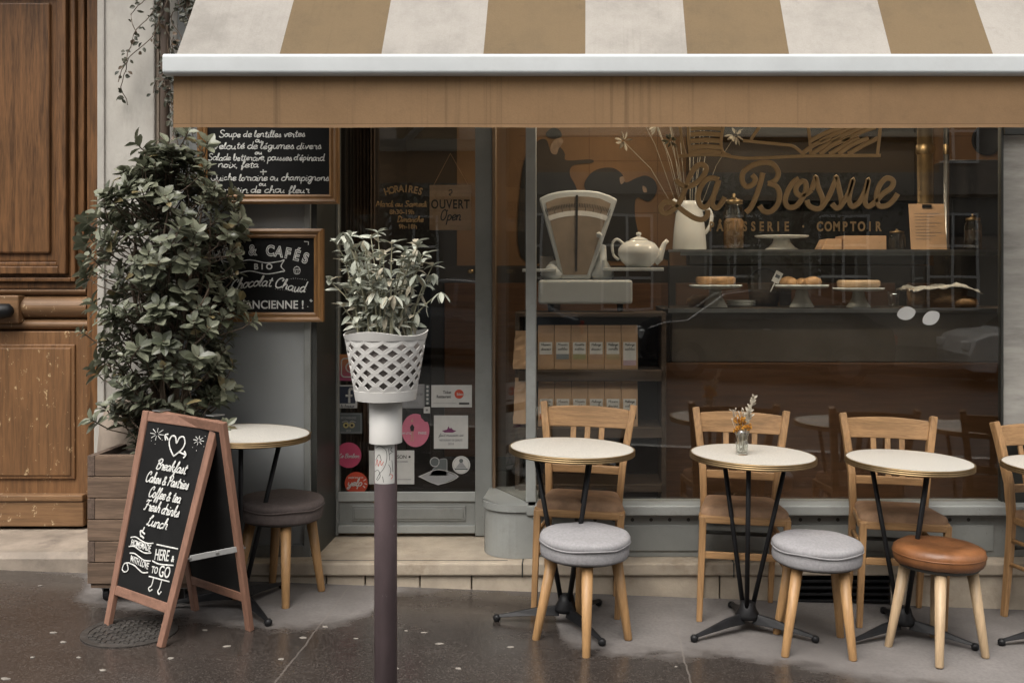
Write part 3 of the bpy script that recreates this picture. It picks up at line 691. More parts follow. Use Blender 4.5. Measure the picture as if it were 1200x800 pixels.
# opening hours on the door glass
YN = 5.496
ms_ = []
def arcword(s, u0, u1, vb, cap_px, Y, sag, off=.03, sx=.8, my=None):
    out = []; n_ = len(s)
    for i, ch in enumerate(s):
        if ch == ' ': continue
        t = (i+.5)/n_*2-1; u = u0+(u1-u0)*(i+.5)/n_; v = vb+sag*t*t
        ang = -math.atan2(2*sag*t*2/(u1-u0), 1)
        h = cap_px*Y/F/.69
        T = Matrix.Translation((pxx(u, Y), (my or Y)-5, pzz(v, Y))) @ FACE @ Matrix.Rotation(ang, 4, 'Z')
        out.append(text_mesh(ch, h, T, off=off*h, sx=sx))
    return out
ms_ += arcword('HORAIRES', 452, 494, 225, 8, YN, 4)
FD = Matrix.Translation((0, YN-5, 0)) @ FACE
def hand(s, u0, u1, vb, xh_px, Y, FM, width, seed=1, slant=.18, hj=.05, curve=None, flat=.25):
    x0_, x1_ = pxx(u0, Y), pxx(u1, Y)
    return strokes_mesh(script(s, x0_, x1_, pzz(vb, Y), xh_px*Y/F, slant, hand=hj, seed=seed, curve=curve), FM, width, flat)
ms_.append(hand('Mardi au Samedi', 440, 500, 242, 3.3, YN, FD, .006))
ms_.append(text_mesh('8h30-19h', .034, Matrix.Translation((pxx(471, YN), YN-5, pzz(251, YN))) @ FACE, off=.0008))
ms_.append(hand('Dimanche', 465, 496, 260, 3.3, YN, FD, .006)); ms_.append(text_mesh('9h-18h', .034, Matrix.Translation((pxx(478, YN), YN-5, pzz(268, YN))) @ FACE, off=.0008))
lt = join_meshes('hours_lettering', ms_, M['gold_ink'], dr); lt['label'] = 'small ochre opening hours lettered on the door glass'

# ------------------------------------------------------------------ inside the shop
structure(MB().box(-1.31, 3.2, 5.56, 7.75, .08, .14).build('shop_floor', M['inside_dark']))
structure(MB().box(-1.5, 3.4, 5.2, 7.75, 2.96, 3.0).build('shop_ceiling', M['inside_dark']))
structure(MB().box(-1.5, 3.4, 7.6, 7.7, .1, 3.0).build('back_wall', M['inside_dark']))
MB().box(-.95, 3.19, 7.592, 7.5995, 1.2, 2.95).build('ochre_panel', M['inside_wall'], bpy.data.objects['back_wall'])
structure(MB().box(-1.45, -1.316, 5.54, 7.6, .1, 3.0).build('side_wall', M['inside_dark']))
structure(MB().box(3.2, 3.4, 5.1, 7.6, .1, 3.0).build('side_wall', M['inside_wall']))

YM = 7.585
def flat(name, polys, Y, d, mat, parent=None, smooth_n=5):
    mb = MB()
    for k, pl_ in enumerate(polys):
        pts = [(pxx(u, Y), pzz(v, Y)) for u, v in pl_]
        mb.prism([(p.x, p.y) for p in cr(pts, smooth_n, True)[:-1]] if smooth_n else pts, 0, d+k*.0007, Matrix.Translation((0, Y, 0)) @ FACE)
    return mb.build(name, mat, parent)
mu = flat('mural', [[(628, 168), (640, 164), (646, 178), (655, 172), (662, 180), (664, 188), (692, 187), (694, 191), (672, 194), (668, 205), (676, 222), (684, 262), (660, 300), (610, 300), (612, 200)],
                    [(640, 156), (648, 150), (656, 153), (658, 160), (650, 163), (642, 161)],
                    [(686, 222), (690, 206), (702, 198), (718, 197), (729, 204), (733, 214), (745, 209), (757, 206), (768, 213), (769, 226), (760, 236), (746, 232), (744, 252), (748, 300), (700, 300), (712, 250)]],
          YM, .004, M['mural'])
tag(mu, 'black silhouette figures painted on the ochre back wall behind the scale', 'mural')
flat('mural_face', [[(645, 172), (650, 164), (657, 162), (660, 166), (655, 174), (652, 181), (646, 179)], [(726, 209), (730, 207), (732, 212), (728, 216)], [(753, 218), (757, 220), (758, 225), (754, 225)]], YM-.005, .004, M['mural_skin'], mu)
tl = MB()
for v in (160, 189, 224, 250): tl.box(-.5, 3.1, YM+.004, YM+.0095, pzz(v, YM), pzz(v, YM)+.006)
for u in (690, 770, 850, 930, 1010, 1090, 1170): tl.box(pxx(u, YM), pxx(u, YM)+.006, YM+.005, YM+.0098, 1.6, 2.9)
bw = bpy.data.objects['back_wall']; tl.build('wall_joint', M['tile_line'], bw)

# dark hung curtain beside the door inside
cu = MB(); pts = []
for i in range(61): pts.append((-1.305+i*.0026+.0, 5.66+.028*math.sin(i*.9)+.012*math.sin(i*2.3)))
vs = [(x, y, .2) for x, y in pts]+[(x, y, 2.9) for x, y in pts]
cu.add(vs, [(i, i+1, 62+i, 61+i) for i in range(60)])
cu = cu.build('door_curtain', pmat('brown_curtain', (.15, .105, .08), .9, .2, 8, .3, 250), smooth=True)
sol = cu.modifiers.new('thick', 'SOLIDIFY'); sol.thickness = .003
tag(cu, 'brown pleated curtain hanging inside the left of the glass door', 'curtain')

# shelf unit with paper bags behind the left end of the window
YB = 5.42
def sx(u, Y=YB): return pxx(u, Y)
su = thing('shelf_unit', 'dark wooden shelves holding rows of kraft paper bags inside the window', 'shelf', (0, 5.6, .14))
def L(mb, root):
    mb.v = [q-root.location for q in mb.v]; return mb
sx0, sx1 = sx(608), sx(775)
for v0, v1 in ((366, 371), (433, 446), (500, 512), (566, 575)):
    L(MB().box(sx0, sx1, YB-.03, YB+.26, pzz(v1, YB), pzz(v0, YB)), su).build('shelf', M['shelf_wood'], su, bev=.004)
for x in (sx0-.02, sx1): L(MB().box(x, x+.025, YB+.0, YB+.26, .14, pzz(366, YB)), su).build('side_panel', M['shelf_wood'], su, bev=.003)
L(MB().box(sx0, sx1, YB+.26, YB+.275, .14, pzz(366, YB)), su).build('back_panel', M['inside_dark'], su)

def paper_bag(x, z, w_, h, d, label, lab_c, lab_h, shade=1):
    t = thing('paper_bag', label, 'paper bag', (x, YB+.05, z), 0, 'kraft paper bags on the shop shelves')
    mb = MB(); hw = w_/2
    # gusseted: the sides fold in towards a flat crimped top
    rows = [(0, 1, 1), (.05, 1.0, 1.03), (.55, 1.0, 1.0), (.82, 1.0, .7), (.93, 1, .25), (.94, 1, .10), (1, 1, .08)]
    vs = []
    for f, a, b_ in rows:
        hx = hw*a; hd = d/2*b_; dent = .006*(1-abs(f-.5))
        vs += [(-hx, -hd, h*f), (hx, -hd, h*f), (hx-dent, 0, h*f), (hx, hd, h*f), (-hx, hd, h*f), (-hx+dent, 0, h*f)]
    fs = [tuple(range(6))[::-1], tuple(range(36, 42))]
    for r_ in range(6):
        for m in range(6): fs.append((r_*6+m, r_*6+(m+1) % 6, r_*6+6+(m+1) % 6, r_*6+6+m))
    mb.add(vs, fs); mb.build('bag', M['kraft'], t, bev=.002)
    lb = MB().box(-hw*.78, hw*.78, -d*.52-.002, -d*.51, h*(.5-lab_h), h*.62).build('label', M['label_white'], t)
    if lab_c: MB().box(-hw*.77, hw*.77, -d*.52-.003, -d*.515, h*(.5-lab_h-.11), h*(.5-lab_h+.01)).build('colour_band', lab_c, t)
    rr = random.Random(int(x*1000)+int(z*77))
    ws = [script(q, -hw*.6, hw*.6, h*(.54-k*.1), h*.03, .2, seed=rr.randint(0, 99)) for k, q in enumerate((rr.choice(['Maison', 'Melange', 'Noisette']), rr.choice(['douceur', 'sables', 'vanille'])))]
    join_meshes('lettering', [strokes_mesh(s, Matrix.Translation((0, -d*.52-.0025, 0)) @ FACE, .0016, .2) for s in ws], M['dark_ink'], t)
    return t
bw_, bd = 19.2*YB/F, .07
bandc = [None, pmat('band_grey', (.25, .27, .27), .7), pmat('band_olive', (.40, .38, .2), .7), pmat('band_peach', (.50, .33, .22), .7), pmat('band_sand', (.48, .38, .22), .7), pmat('band_pink', (.56, .42, .46), .7)]
names = ['with a plain white label, leftmost in the upper row', 'with a grey band under its label, upper row', 'with an olive band under its label, upper row', 'with a peach band under its label, upper row',
         'with a sand band under its label, upper row', 'with a pink band under its label, upper row right end']
for i in range(6):
    x = sx(639.5+i*19.7); z = pzz(433, YB)+.0005
    paper_bag(x, z, bw_, 51.5*YB/F*1.0, bd, 'kraft paper bag '+names[i], bandc[i], .16 if i != 5 else .3)
b2 = [pmat('band_red', (.45, .13, .06), .7), M['dark_ink'], pmat('band_navy', (.06, .075, .10), .7), pmat('band_brick', (.35, .16, .10), .7), pmat('band_slate', (.09, .10, .12), .7), M['dark_ink']]
n2 = ['with a red label, leftmost in the lower row', 'with a black and white label, second in the lower row', 'with a navy and white label, lower row', 'with a brick red label, fourth in the lower row',
      'with a slate label, fifth in the lower row', 'with a white label framed black, lower row right end']
for i in range(6):
    x = sx(640+i*19.6); z = pzz(500, YB)+.0005
    t = paper_bag(x, z, bw_, 52*YB/F, bd, 'kraft paper bag '+n2[i], b2[i], .22)
# two bigger crumpled bags in the glazed corner
for k, (u, v0, v1, Y, lb) in enumerate(((611, 388, 432, 5.40, 'crumpled brown paper bag in the glazed corner, upper one'), (611, 443, 496, 5.40, 'crumpled brown paper bag in the glazed corner, lower one'))):
    h = (v1-v0)*Y/F; mb = MB(); rr = random.Random(k+5)
    pr = []
    for i in range(9):
        f = i/8; pr.append([(x*(1-.25*f)*.042, y*(1-.6*f)*.05, h*f) for x, y in ((-1, -1), (0, -1.1), (1, -1), (1.05, 0), (1, 1), (0, 1.05), (-1, 1), (-1.05, 0))])
    vs = [(x+rr.uniform(-.003, .003), y+rr.uniform(-.004, .004), z) for ring in pr for x, y, z in ring]
    fs = [tuple(range(8))[::-1], tuple(range(64, 72))]+[(r*8+m, r*8+(m+1) % 8, r*8+8+(m+1) % 8, r*8+8+m) for r in range(8) for m in range(8)]
    mb.add(vs, fs)
    tag(mb.build('paper_bag', M['kraft'], loc=(pxx(u, Y), Y+.03, pzz(v1, Y)+.001)), lb, 'paper bag')

# shop scale on top of the shelves
YS_ = 5.46
def at(u, v, Y=YS_): return px(u, v, Y)
zt = pzz(366, YB)
scl = thing('shop_scale', 'antique white fan dial shop scale standing on the dark shelves', 'scale', (sx(686), YS_+.05, zt+.001))
def SB(mb, *a, **k): return L(mb, scl).build(*a, **k)
cx_ = pxx(686, YS_)
SB(MB().box(pxx(631, YS_), pxx(741, YS_), YS_-.02, YS_+.17, pzz(356, YS_), pzz(328, YS_)), 'base', M['white_metal'], scl, bev=.014, seg=3)
for u in (645, 727):
    for y in (YS_+.01, YS_+.14): SB(MB().cone((pxx(u, YS_), y, zt+.001), (pxx(u, YS_), y, pzz(355, YS_)), .012, .016, 12), 'foot', M['black_iron'], scl)
fan = [(631, 232), (641, 227), (652, 224), (664, 222.5), (677, 222), (690, 222.5), (702, 224), (714, 228), (724, 233), (693, 322), (692, 327), (657, 327), (656, 322)]
fan = [(pxx(u, YS_), pzz(v, YS_)) for u, v in fan]
FS = Matrix.Translation((0, YS_+.04, 0)) @ FACE
SB(MB().prism(fan, -.06, 0, FS), 'dial_housing', M['white_metal'], scl, bev=.010, seg=3)
cfan = Vector((sum(p[0] for p in fan)/13, sum(p[1] for p in fan)/13))
def shrink(k, pts=fan, c=cfan): return [(c.x+(x-c.x)*k, c.y+(y-c.y)*k) for x, y in pts]
inn = [(639, 237), (652, 232), (665, 230), (677, 229.5), (690, 230), (703, 232), (716, 238), (688, 322), (660, 322)]
inn = [(pxx(u, YS_), pzz(v, YS_)) for u, v in inn]
SB(MB().prism(inn, .0005, .003, FS), 'dial_face', pmat('dial_card', (.29, .225, .165), .5, .15, 10, .02), scl)
tk = MB()
pv = Vector((pxx(677, YS_), pzz(345, YS_)))
for i in range(41):
    a = R(90+(i-20)*1.05); r0 = .455 if i % 5 else .435; r1 = .475
    p0 = pv+Vector((math.cos(a), math.sin(a)))*r0; p1 = pv+Vector((math.cos(a), math.sin(a)))*r1
    tk.bar(FS @ Vector((p0.x, p0.y, .0038)), FS @ Vector((p1.x, p1.y, .0038)), .0028, .001, up=(0, 1, 0))
SB(tk, 'dial_tick', M['dark_ink'], scl)
ar = MB()
for i in range(24):
    a = R(90+(i-12)*1.75); b_ = R(90+(i-11)*1.75)
    ar.bar(FS @ Vector((*(pv+Vector((math.cos(a), math.sin(a)))*.423), .0036)), FS @ Vector((*(pv+Vector((math.cos(b_), math.sin(b_)))*.423), .0036)), .026, .0008, up=(0, 1, 0))
SB(ar, 'dial_band', M['label_white'], scl)
SB(MB().bar((pxx(676, YS_), YS_+.033, pzz(228, YS_)), (pxx(675, YS_), YS_+.033, pzz(318, YS_)), .012, .003, up=(0, 1, 0)), 'pointer', M['dark_ink'], scl)
SB(MB().lathe([(.0, 0), (.05, .0), (.07, .03), (.03, .1), (.025, .18), (0, .19)], (pxx(705, YS_), YS_+.09, pzz(328, YS_)), 18), 'neck', M['white_metal'], scl, smooth=True)
SB(MB().lathe([(.0, 0), (.05, .0), (.07, .03), (.03, .1), (.025, .1), (0, .1)], (pxx(648, YS_), YS_+.09, pzz(328, YS_)), 18), 'neck', M['white_metal'], scl, smooth=True)
SB(MB().box(pxx(706, YS_), pxx(778, YS_), YS_, YS_+.2, pzz(317.5, YS_), pzz(313.5, YS_)).box(pxx(706, YS_), pxx(709, YS_), YS_, YS_+.2, pzz(313.5, YS_), pzz(304, YS_)), 'right_pan', M['white_metal'], scl, bev=.003)
SB(MB().box(pxx(612, YS_), pxx(652, YS_), YS_, YS_+.2, pzz(318.5, YS_), pzz(315, YS_)), 'left_pan', M['white_metal'], scl, bev=.003)
SB(MB().lathe([(0, -.016), (.012, -.011), (.016, 0), (.012, .011), (0, .016)], (pxx(702, YS_), YS_+.02, pzz(275, YS_)), 16), 'knob', M['white_metal'], scl, smooth=True)
tag(MB().prism([(pxx(u, 5.5), pzz(v, 5.5)) for u, v in ((632, 314.8), (632, 300), (647, 300.5), (652, 314.8))], -.1, 0, Matrix.Translation((0, 5.52, 0)) @ FACE).build('weight_box', M['case_grey'], bev=.003), 'small grey box on the left pan of the scale', 'box')

# teapot on the right pan
tp0 = at(749.5, 313.4); tp0.y = YS_+.1
tp = thing('teapot', 'round white teapot standing on the right pan of the scale', 'teapot', tp0)
s = YS_/F*1.018
pf = [(0, 0), (12, .2), (14, 1), (20, 7), (24.5, 15), (24, 22), (19, 28.5), (12, 31.5), (10, 32.2)]
body = MB().lathe([(r*s, z*s) for r, z in pf], seg=36).build('body', M['white_ceramic'], tp, smooth=True)
MB().lathe([(11*s, 32*s), (10.5*s, 33*s), (6*s, 35*s), (2.2*s, 36*s), (2*s, 37.2*s), (3.4*s, 39*s), (2.6*s, 41*s), (0, 41.6*s)], seg=24).build('lid', M['white_ceramic'], tp, smooth=True)
MB().tube([(18*s, 0, 8*s), (24*s, 0, 12*s), (27*s, 0, 20*s), (30*s, 0, 28*s), (34*s, 0, 32*s)], 1, 14, scales=[7*s, 5.5*s, 3.8*s, 2.8*s, 2.4*s]).build('spout', M['white_ceramic'], tp, smooth=True)
MB().tube([(-p.x*s, 0, p.y*s) for p in cr([(18, 28), (25, 33), (30, 30), (31, 23), (29, 14), (23, 9)], 5)], 1.7*s, 10).build('handle', M['white_ceramic'], tp, smooth=True)

# ---- the display counter
YC = 5.72
def cxx(u): return pxx(u, YC)
zc = pzz(425, YC); zd = pzz(362, YC); zg = pzz(292.5, YC)
ct = thing('display_counter', 'long wooden pastry counter with a glass display case on top', 'counter', (cxx(970), YC+.3, .14))
def CB(mb, *a, **k): return L(mb, ct).build(*a, **k)
CB(MB().box(cxx(775), 3.1, YC, YC+.6, .14, zc), 'wood_front', M['inside_wood'], ct, bev=.006)
CB(MB().box(cxx(787), 3.1, YC+.02, YC+.58, zc+.002, zd-.02), 'case_front', M['case_grey'], ct, bev=.004)
CB(MB().box(cxx(776), cxx(786), YC+.0, YC+.58, zc+.002, zd), 'case_end', M['inside_dark'], ct, bev=.004)
CB(MB().box(cxx(783), 3.1, YC-.0, YC+.6, zd-.018, zd), 'deck', M['shelf_wood'], ct, bev=.004)
CB(MB().box(cxx(783), 3.1, YC+.0, YC+.55, zg-.008, zg), 'glass_top', M['clear'], ct)
CB(MB().box(cxx(783), cxx(783)+.008, YC+.01, YC+.55, zd+.001, zg-.009), 'glass_end', M['clear'], ct)
CB(MB().box(cxx(783), 3.1, YC-.003, YC+.003, zd+.001, zg-.0085), 'glass_front', M['clear'], ct)
CB(MB().box(cxx(783), 3.1, YC-.006, YC-.0035, zg-.012, zg+.001).box(cxx(783), 3.1, YC-.008, YC-.0035, zd-.02, zd+.004), 'edge_trim', M['steel'], ct)

def cake_stand(u, half, vt, vb, Y, label, foot=.46, bell=False, grp='white cake stands on the counter'):
    sc_ = Y/F; h = (vb-vt)*sc_; r = half*sc_
    t = thing('cake_stand', label, 'cake stand', (pxx(u, Y), Y, pzz(vb, Y)), 0, grp)
    k = foot
    MB().lathe([(0, 0), (k*r, 0), (k*r, .006), (k*r*.8, h*.22), (k*r*.55, h*.5), (k*r*.48, h*.78), (0, h*.8)], seg=32).build('foot', M['white_ceramic'], t, smooth=True)
    MB().lathe([(0, h*.78), (k*r*.6, h*.79), (r*.93, h*.86), (r, h*.93), (r, h), (r*.96, h*.985), (0, h*.975)], seg=48).build('plate', M['white_ceramic'], t, smooth=True)
    return t
YK = 5.95
def on(v, Y): return pzz(v, Y)
zk = zd+.0006
def stand2(u, half, vt, label, **k):
    vb = CY+(HC-zk)*F/YK
    return cake_stand(u, half, vt, vb, YK, label, **k)
stand2(838.5, 31, 333.5, 'white cake stand with a round tart, leftmost in the display case')
stand2(939.5, 31.5, 333.5, 'white cake stand with pastries, middle of the display case')
stand2(1006, 30, 337, 'white cake stand with a pale cake, rightmost in the display case', foot=.47)
YT = 5.95
vtop = CY+(HC-zg)*F/YT
cake_stand(916, 31.5, 276, vtop-.1, YT, 'low white cake stand on top of the glass case', foot=.62)
# pastries on the stands
def lump(name, c, r, h, mat, label, cat, n=0, seed=1, group=None):
    rr = random.Random(seed); mb = MB()
    if n == 0:
        pr = [(0, 0), (r*.9, 0), (r, h*.25), (r, h*.8), (r*.92, h), (r*.7, h*.92), (0, h*.95)]
        mb.lathe(pr, seg=40)
    else:
        for i in range(n):
            a = 2*math.pi*i/n+rr.random(); q = r*.62 if i else 0
            cx2, cy2 = q*math.cos(a), q*math.sin(a); s1 = r*rr.uniform(.26, .36)
            mb.lathe([(0, 0), (s1*.9, 0), (s1, s1*.35), (s1*.8, s1*.8), (s1*.3, s1*1.05), (0, s1*1.08)], (cx2, cy2, .0), 18, sx=rr.uniform(.9, 1.3))
    o = mb.build(name, mat, smooth=True, loc=c); return tag(o, label, cat, group)
top_ = lambda u, vt: Vector((pxx(u, YK), YK, pzz(vt, YK)+.001))
lump('tart', top_(838.5, 333.5), .112, .045, M['pastry'], 'round brown tart on the leftmost cake stand', 'tart')
lump('pastry', top_(939.5, 333.5), .125, .05, M['pastry'], 'small golden pastries on the middle cake stand', 'pastry', 7, 4)
lump('cake', top_(1006, 337), .12, .042, pmat('pale_cake', (.46, .31, .19), .7, .2, 20, .5, 80), 'pale flat cake on the rightmost cake stand', 'cake')
# bread basket with a linen cloth
Yb = 5.98; zb = zd+.001
bk = thing('bread_basket', 'wicker basket with a linen cloth at the right of the display case', 'basket', (pxx(1098, Yb), Yb, zb))
s = Yb/F
MB().lathe([(0, 0), (29*s, 0), (33*s, 8*s), (36*s, 22*s), (34.5*s, 22.5*s), (31*s, 8*s), (27*s, 2*s), (0, 2*s)], seg=40, sy=.7).build('basket_body', M['wicker'], bk, smooth=True)
clm = MB(); n_ = 22
vs = []; rr = random.Random(11)
for i in range(n_+1):
    for j in range(n_+1):
        a, b_ = i/n_*2-1, j/n_*2-1
        x = a*40*s+(4*s if b_ < 0 else 0); y = b_*28*s; rr_ = math.hypot(a, b_)
        z = 24*s+7*s*mnoise.noise(Vector((a*1.8, b_*1.8, 3)))+3*s*mnoise.noise(Vector((a*5, b_*5, 8)))-(9*s*max(0, rr_-.75))
        vs.append((x, y, z))
clm.add(vs, [(i*(n_+1)+j, i*(n_+1)+j+1, (i+1)*(n_+1)+j+1, (i+1)*(n_+1)+j) for i in range(n_) for j in range(n_)])
q = clm.build('linen_cloth', M['cloth'], bk, smooth=True); so_ = q.modifiers.new('t', 'SOLIDIFY'); so_.thickness = .003
# jars, pitcher, boxes on top of the glass
zt2 = zg+.0008
def jar(u, half, vt, Y, z0, label, fill=None, grp=None):
    r = half*Y/F; h = pzz(vt, Y)-z0
    t = thing('glass_jar', label, 'jar', (pxx(u, Y), Y, z0), 0, grp)
    MB().lathe([(0, .002), (r*.9, 0), (r, .01), (r, h*.66), (r*.8, h*.76), (r*.8, h*.8), (r*.76, h*.8), (r*.76, h*.75), (r*.96, h*.65), (r*.96, .012), (0, .008)], seg=28, cap=False).build('jar_body', M['clear'], t, smooth=True)
    MB().lathe([(0, h*.8), (r*.84, h*.8), (r*.84, h*.87), (r*.3, h*.9), (r*.12, h*.93), (r*.2, h*.97), (0, h)], seg=24).build('lid', M['brass'], t, smooth=True)
    if fill: MB().lathe([(0, .014), (r*.93, .014), (r*.93, h*.5), (r*.7, h*.55), (0, h*.56)], seg=24).build('filling', fill, t, smooth=True)
    return t
jar(860, 12.5, 226, 5.9, zt2, 'tall glass jar of brown biscuits beside the white pitcher', M['pastry'])
jar(1140, 10, 250, 5.9, zt2, 'small glass jar beside the clipboard on the counter', pmat('dark_tea', (.05, .03, .02), .8))
jar(1051, 10, 268, 6.0, zt2, 'short squat glass jar between the boxes and the clipboard', None)
pt = thing('pitcher', 'white pitcher of dried flowers on the glass case', 'pitcher', (pxx(808, 5.86), 5.86, zt2))
s = 5.86/F; hp = (pzz(236, 5.86)-zt2)
MB().lathe([(0, 0), (19*s, 0), (20*s, .008), (18.5*s, hp*.4), (16*s, hp*.75), (14*s, hp*.9), (15.5*s, hp), (14.2*s, hp), (12.8*s, hp*.9), (15*s, hp*.7), (17*s, .02), (0, .014)], seg=36).build('body', M['white_ceramic'], pt, smooth=True)
MB().tube([(p.x*s, 0, hp*p.y) for p in cr([(14, .82), (22, .84), (26, .7), (24, .5), (18, .34)], 5)], 2.2*s, 10).build('handle', M['white_ceramic'], pt, smooth=True)
MB().tube([(-11*s, 0, hp*.82), (-15*s, 0, hp*.93), (-20*s, 0, hp*1.03)], 1, 12, scales=[7*s, 5*s, 3*s]).build('spout', M['white_ceramic'], pt, smooth=True)
df = thing('dried_flowers', 'tall dried stems and seed heads standing in the white pitcher', 'dried flowers', (pxx(808, 5.86), 5.86, zt2+hp*.5))
rr = random.Random(21); stm = MB(); hd = MB(); dk = MB()
for i in range(15):
    a = rr.uniform(0, 2*math.pi); tl_ = rr.uniform(.15, .42); H = rr.uniform(.45, .85)
    p1 = Vector((math.cos(a)*tl_*.9-.03, math.sin(a)*tl_*.45, H)); p0 = Vector((math.cos(a)*.03, math.sin(a)*.03, .0))
    mid = p0.lerp(p1, .55)+Vector((0, 0, .06)); stm.tube([p0, mid, p1], .0016, 5)
    tgt = hd if i % 2 else dk
    for k in range(14):
        d = Vector((rr.gauss(0, 1), rr.gauss(0, 1), rr.gauss(.4, 1))).normalized()
        tgt.leaf(p1+d*.012, d, Vector((rr.random(), rr.random(), rr.random())), rr.uniform(.025, .055), .016)
stm.build('stems', M['dried'], df); hd.build('seed_heads', M['dried'], df); dk.build('dark_leaves', M['ivy'], df)
for u0, u1, vt, lb in ((986, 1036, 276.5, 'wide kraft cake box on top of the glass case'), (961, 984, 280, 'smaller kraft box with a sloping side beside the wide one')):
    z1 = pzz(vt, 5.95)
    mb = MB().prism([(pxx(u0+(0 if u0 == 986 else -1), 5.95), zt2), (pxx(u1, 5.95), zt2), (pxx(u1, 5.95), z1), (pxx(u0+(0 if u0 == 986 else 6), 5.95), z1)], 0, .2, Matrix.Translation((0, 6.1, 0)) @ FACE)
    tag(mb.build('cake_box', M['kraft'], bev=.003), lb, 'box')
cl = thing('menu_clipboard', 'upright kraft clipboard menu beside the steel column', 'clipboard', px(1089, 292.5, 5.8)+Vector((0, 0, .001)))
hh = 54*5.8/F
MB().add([(-.098, 0, 0), (.098, 0, 0), (.098, .05, hh), (-.098, .05, hh), (-.098, .008, 0), (.098, .008, 0), (.098, .058, hh), (-.098, .058, hh)],
         [(3, 2, 1, 0), (4, 5, 6, 7), (0, 1, 5, 4), (1, 2, 6, 5), (2, 3, 7, 6), (3, 0, 4, 7)]).build('clip_board', M['kraft'], cl)
MB().box(-.025, .025, .038, .05, hh-.022, hh-.004).build('clip', M['black_iron'], cl)
rows = []
for k in range(9): rows.append([(-.07, hh*.8-k*.018), (.07-.03*(k % 3), hh*.8-k*.018)])
join_meshes('menu_lines', [strokes_mesh(rows, basis((0, -.0012, 0), (1, 0, 0), (0, .05, hh)), .0022, .2, raw=True)], M['grey_ink'], cl)
Y5 = 6.05
for u, hw, m, lb in ((1084, 9, 'brass', 'broad brass column of the coffee machine behind the clipboard'), (1109, 3.2, 'steel', 'slim bright steel pipe right of the brass column')):
    t = thing('coffee_column' if m == 'brass' else 'steel_pipe', lb, 'column', (pxx(u, Y5), Y5, zt2))
    r = hw*Y5/F
    MB().lathe([(r*1.25, 0), (r*1.25, .03), (r, .035), (r, 1.0)], seg=28).build('column', M[m], t, smooth=True)
    MB().lathe([(r*1.02, .55), (r*1.18, .56), (r*1.18, .60), (r*1.02, .61)], seg=28, cap=False).build('collar', M['brass'], t, smooth=True)
cab = thing('coffee_machine', 'tall dark coffee cabinet behind the jar at the right end', 'coffee machine', (pxx(1140, 6.3), 6.4, zt2-.4))
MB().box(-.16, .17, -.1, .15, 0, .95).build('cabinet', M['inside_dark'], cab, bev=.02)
MB().box(-.14, .15, -.125, -.101, .5, .72).build('front_panel', M['black_iron'], cab, bev=.01)
mir = thing('round_tray', 'black round tray hung on the ochre wall top right', 'tray', (pxx(1160, 7.5), 7.57, pzz(163, 7.5)))
MB().lathe([(0, 0), (.1, 0), (.11, .012), (.1, .02), (.09, .01), (0, .01)], seg=32).build('tray', M['mural'], mir, smooth=True); mir.rotation_euler = (R(90), 0, 0)
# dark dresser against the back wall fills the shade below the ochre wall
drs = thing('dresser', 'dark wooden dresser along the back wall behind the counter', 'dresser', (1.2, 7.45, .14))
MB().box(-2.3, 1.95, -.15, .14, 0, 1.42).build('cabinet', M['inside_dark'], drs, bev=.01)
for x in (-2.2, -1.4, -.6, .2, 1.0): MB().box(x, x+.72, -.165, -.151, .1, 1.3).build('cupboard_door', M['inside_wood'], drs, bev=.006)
hu = thing('added_cupboard', 'tall black open cupboard added to darken the back wall behind the painted shop name', 'cupboard', (1.55, 7.4, 1.57))  # added to darken the wall behind the lettering
MB().box(-.85, .8, .12, .17, 0, 1.36).box(-.85, -.82, -.1, .12, 0, 1.36).box(.77, .8, -.1, .12, 0, 1.36).build('cabinet', M['mural'], hu)
for z in (.0, .44, .88, 1.33): MB().box(-.82, .77, -.1, .12, z, z+.03).build('shelf', M['inside_dark'], hu)
# two small white oval cards stuck inside the pane
for u, v, ra, lb in ((1062, 367, 12, 'small white oval sticker on the pane, left of the pair'), (1091, 372.5, 30, 'small white oval sticker on the pane, right of the pair')):
    mb = MB(); pl_ = []
    for k in range(24):
        a = 2*math.pi*k/24; pl_.append((.046*math.cos(a)*(1-.12*abs(math.sin(a))), .0325*math.sin(a)))
    mb.prism(pl_, 0, .001, Matrix.Translation((pxx(u, YG), YG-.0008, pzz(v, YG))) @ FACE @ Matrix.Rotation(R(ra), 4, 'Z'))
    tag(mb.build('oval_sticker', M['white_paint']), lb, 'sticker')

# OUVERT sign hung inside the door
Yo = 5.49
og = thing('open_sign', 'square wooden open sign hanging on a string inside the door glass', 'sign', (pxx(528, 5.52), 5.51, pzz(217, 5.52)))
hw = 24.5*5.5/F; hh = 53*5.5/F
MB().box(-hw, hw, 0, .008, -hh, 0).build('sign_board', wood('sign_ply', (.58, .38, .23), 0, 4, .7, .15), og, bev=.002)
MB().tube([(-hw*.8, .004, -.0), (0, .004, .165), (hw*.85, .004, 0)], .0016, 6).build('string', M['kraft'], og)
OM = Matrix.Translation((0, -.0008, 0)) @ FACE
ms_ = [text_mesh('OUVERT', .066, OM @ Matrix.Translation((0, -hh*.52, 0)), sx=.74, off=.0012, space=1.12), strokes_mesh(script('Open', -.055, .055, -hh*.78, .028, .25), OM, .006, .2),
       strokes_mesh([[(-.008, -.03), (.006, -.025), (.008, -.04), (-.006, -.05), (.004, -.055)]], OM, .005, .2)]
join_meshes('lettering', ms_, M['dark_ink'], og)

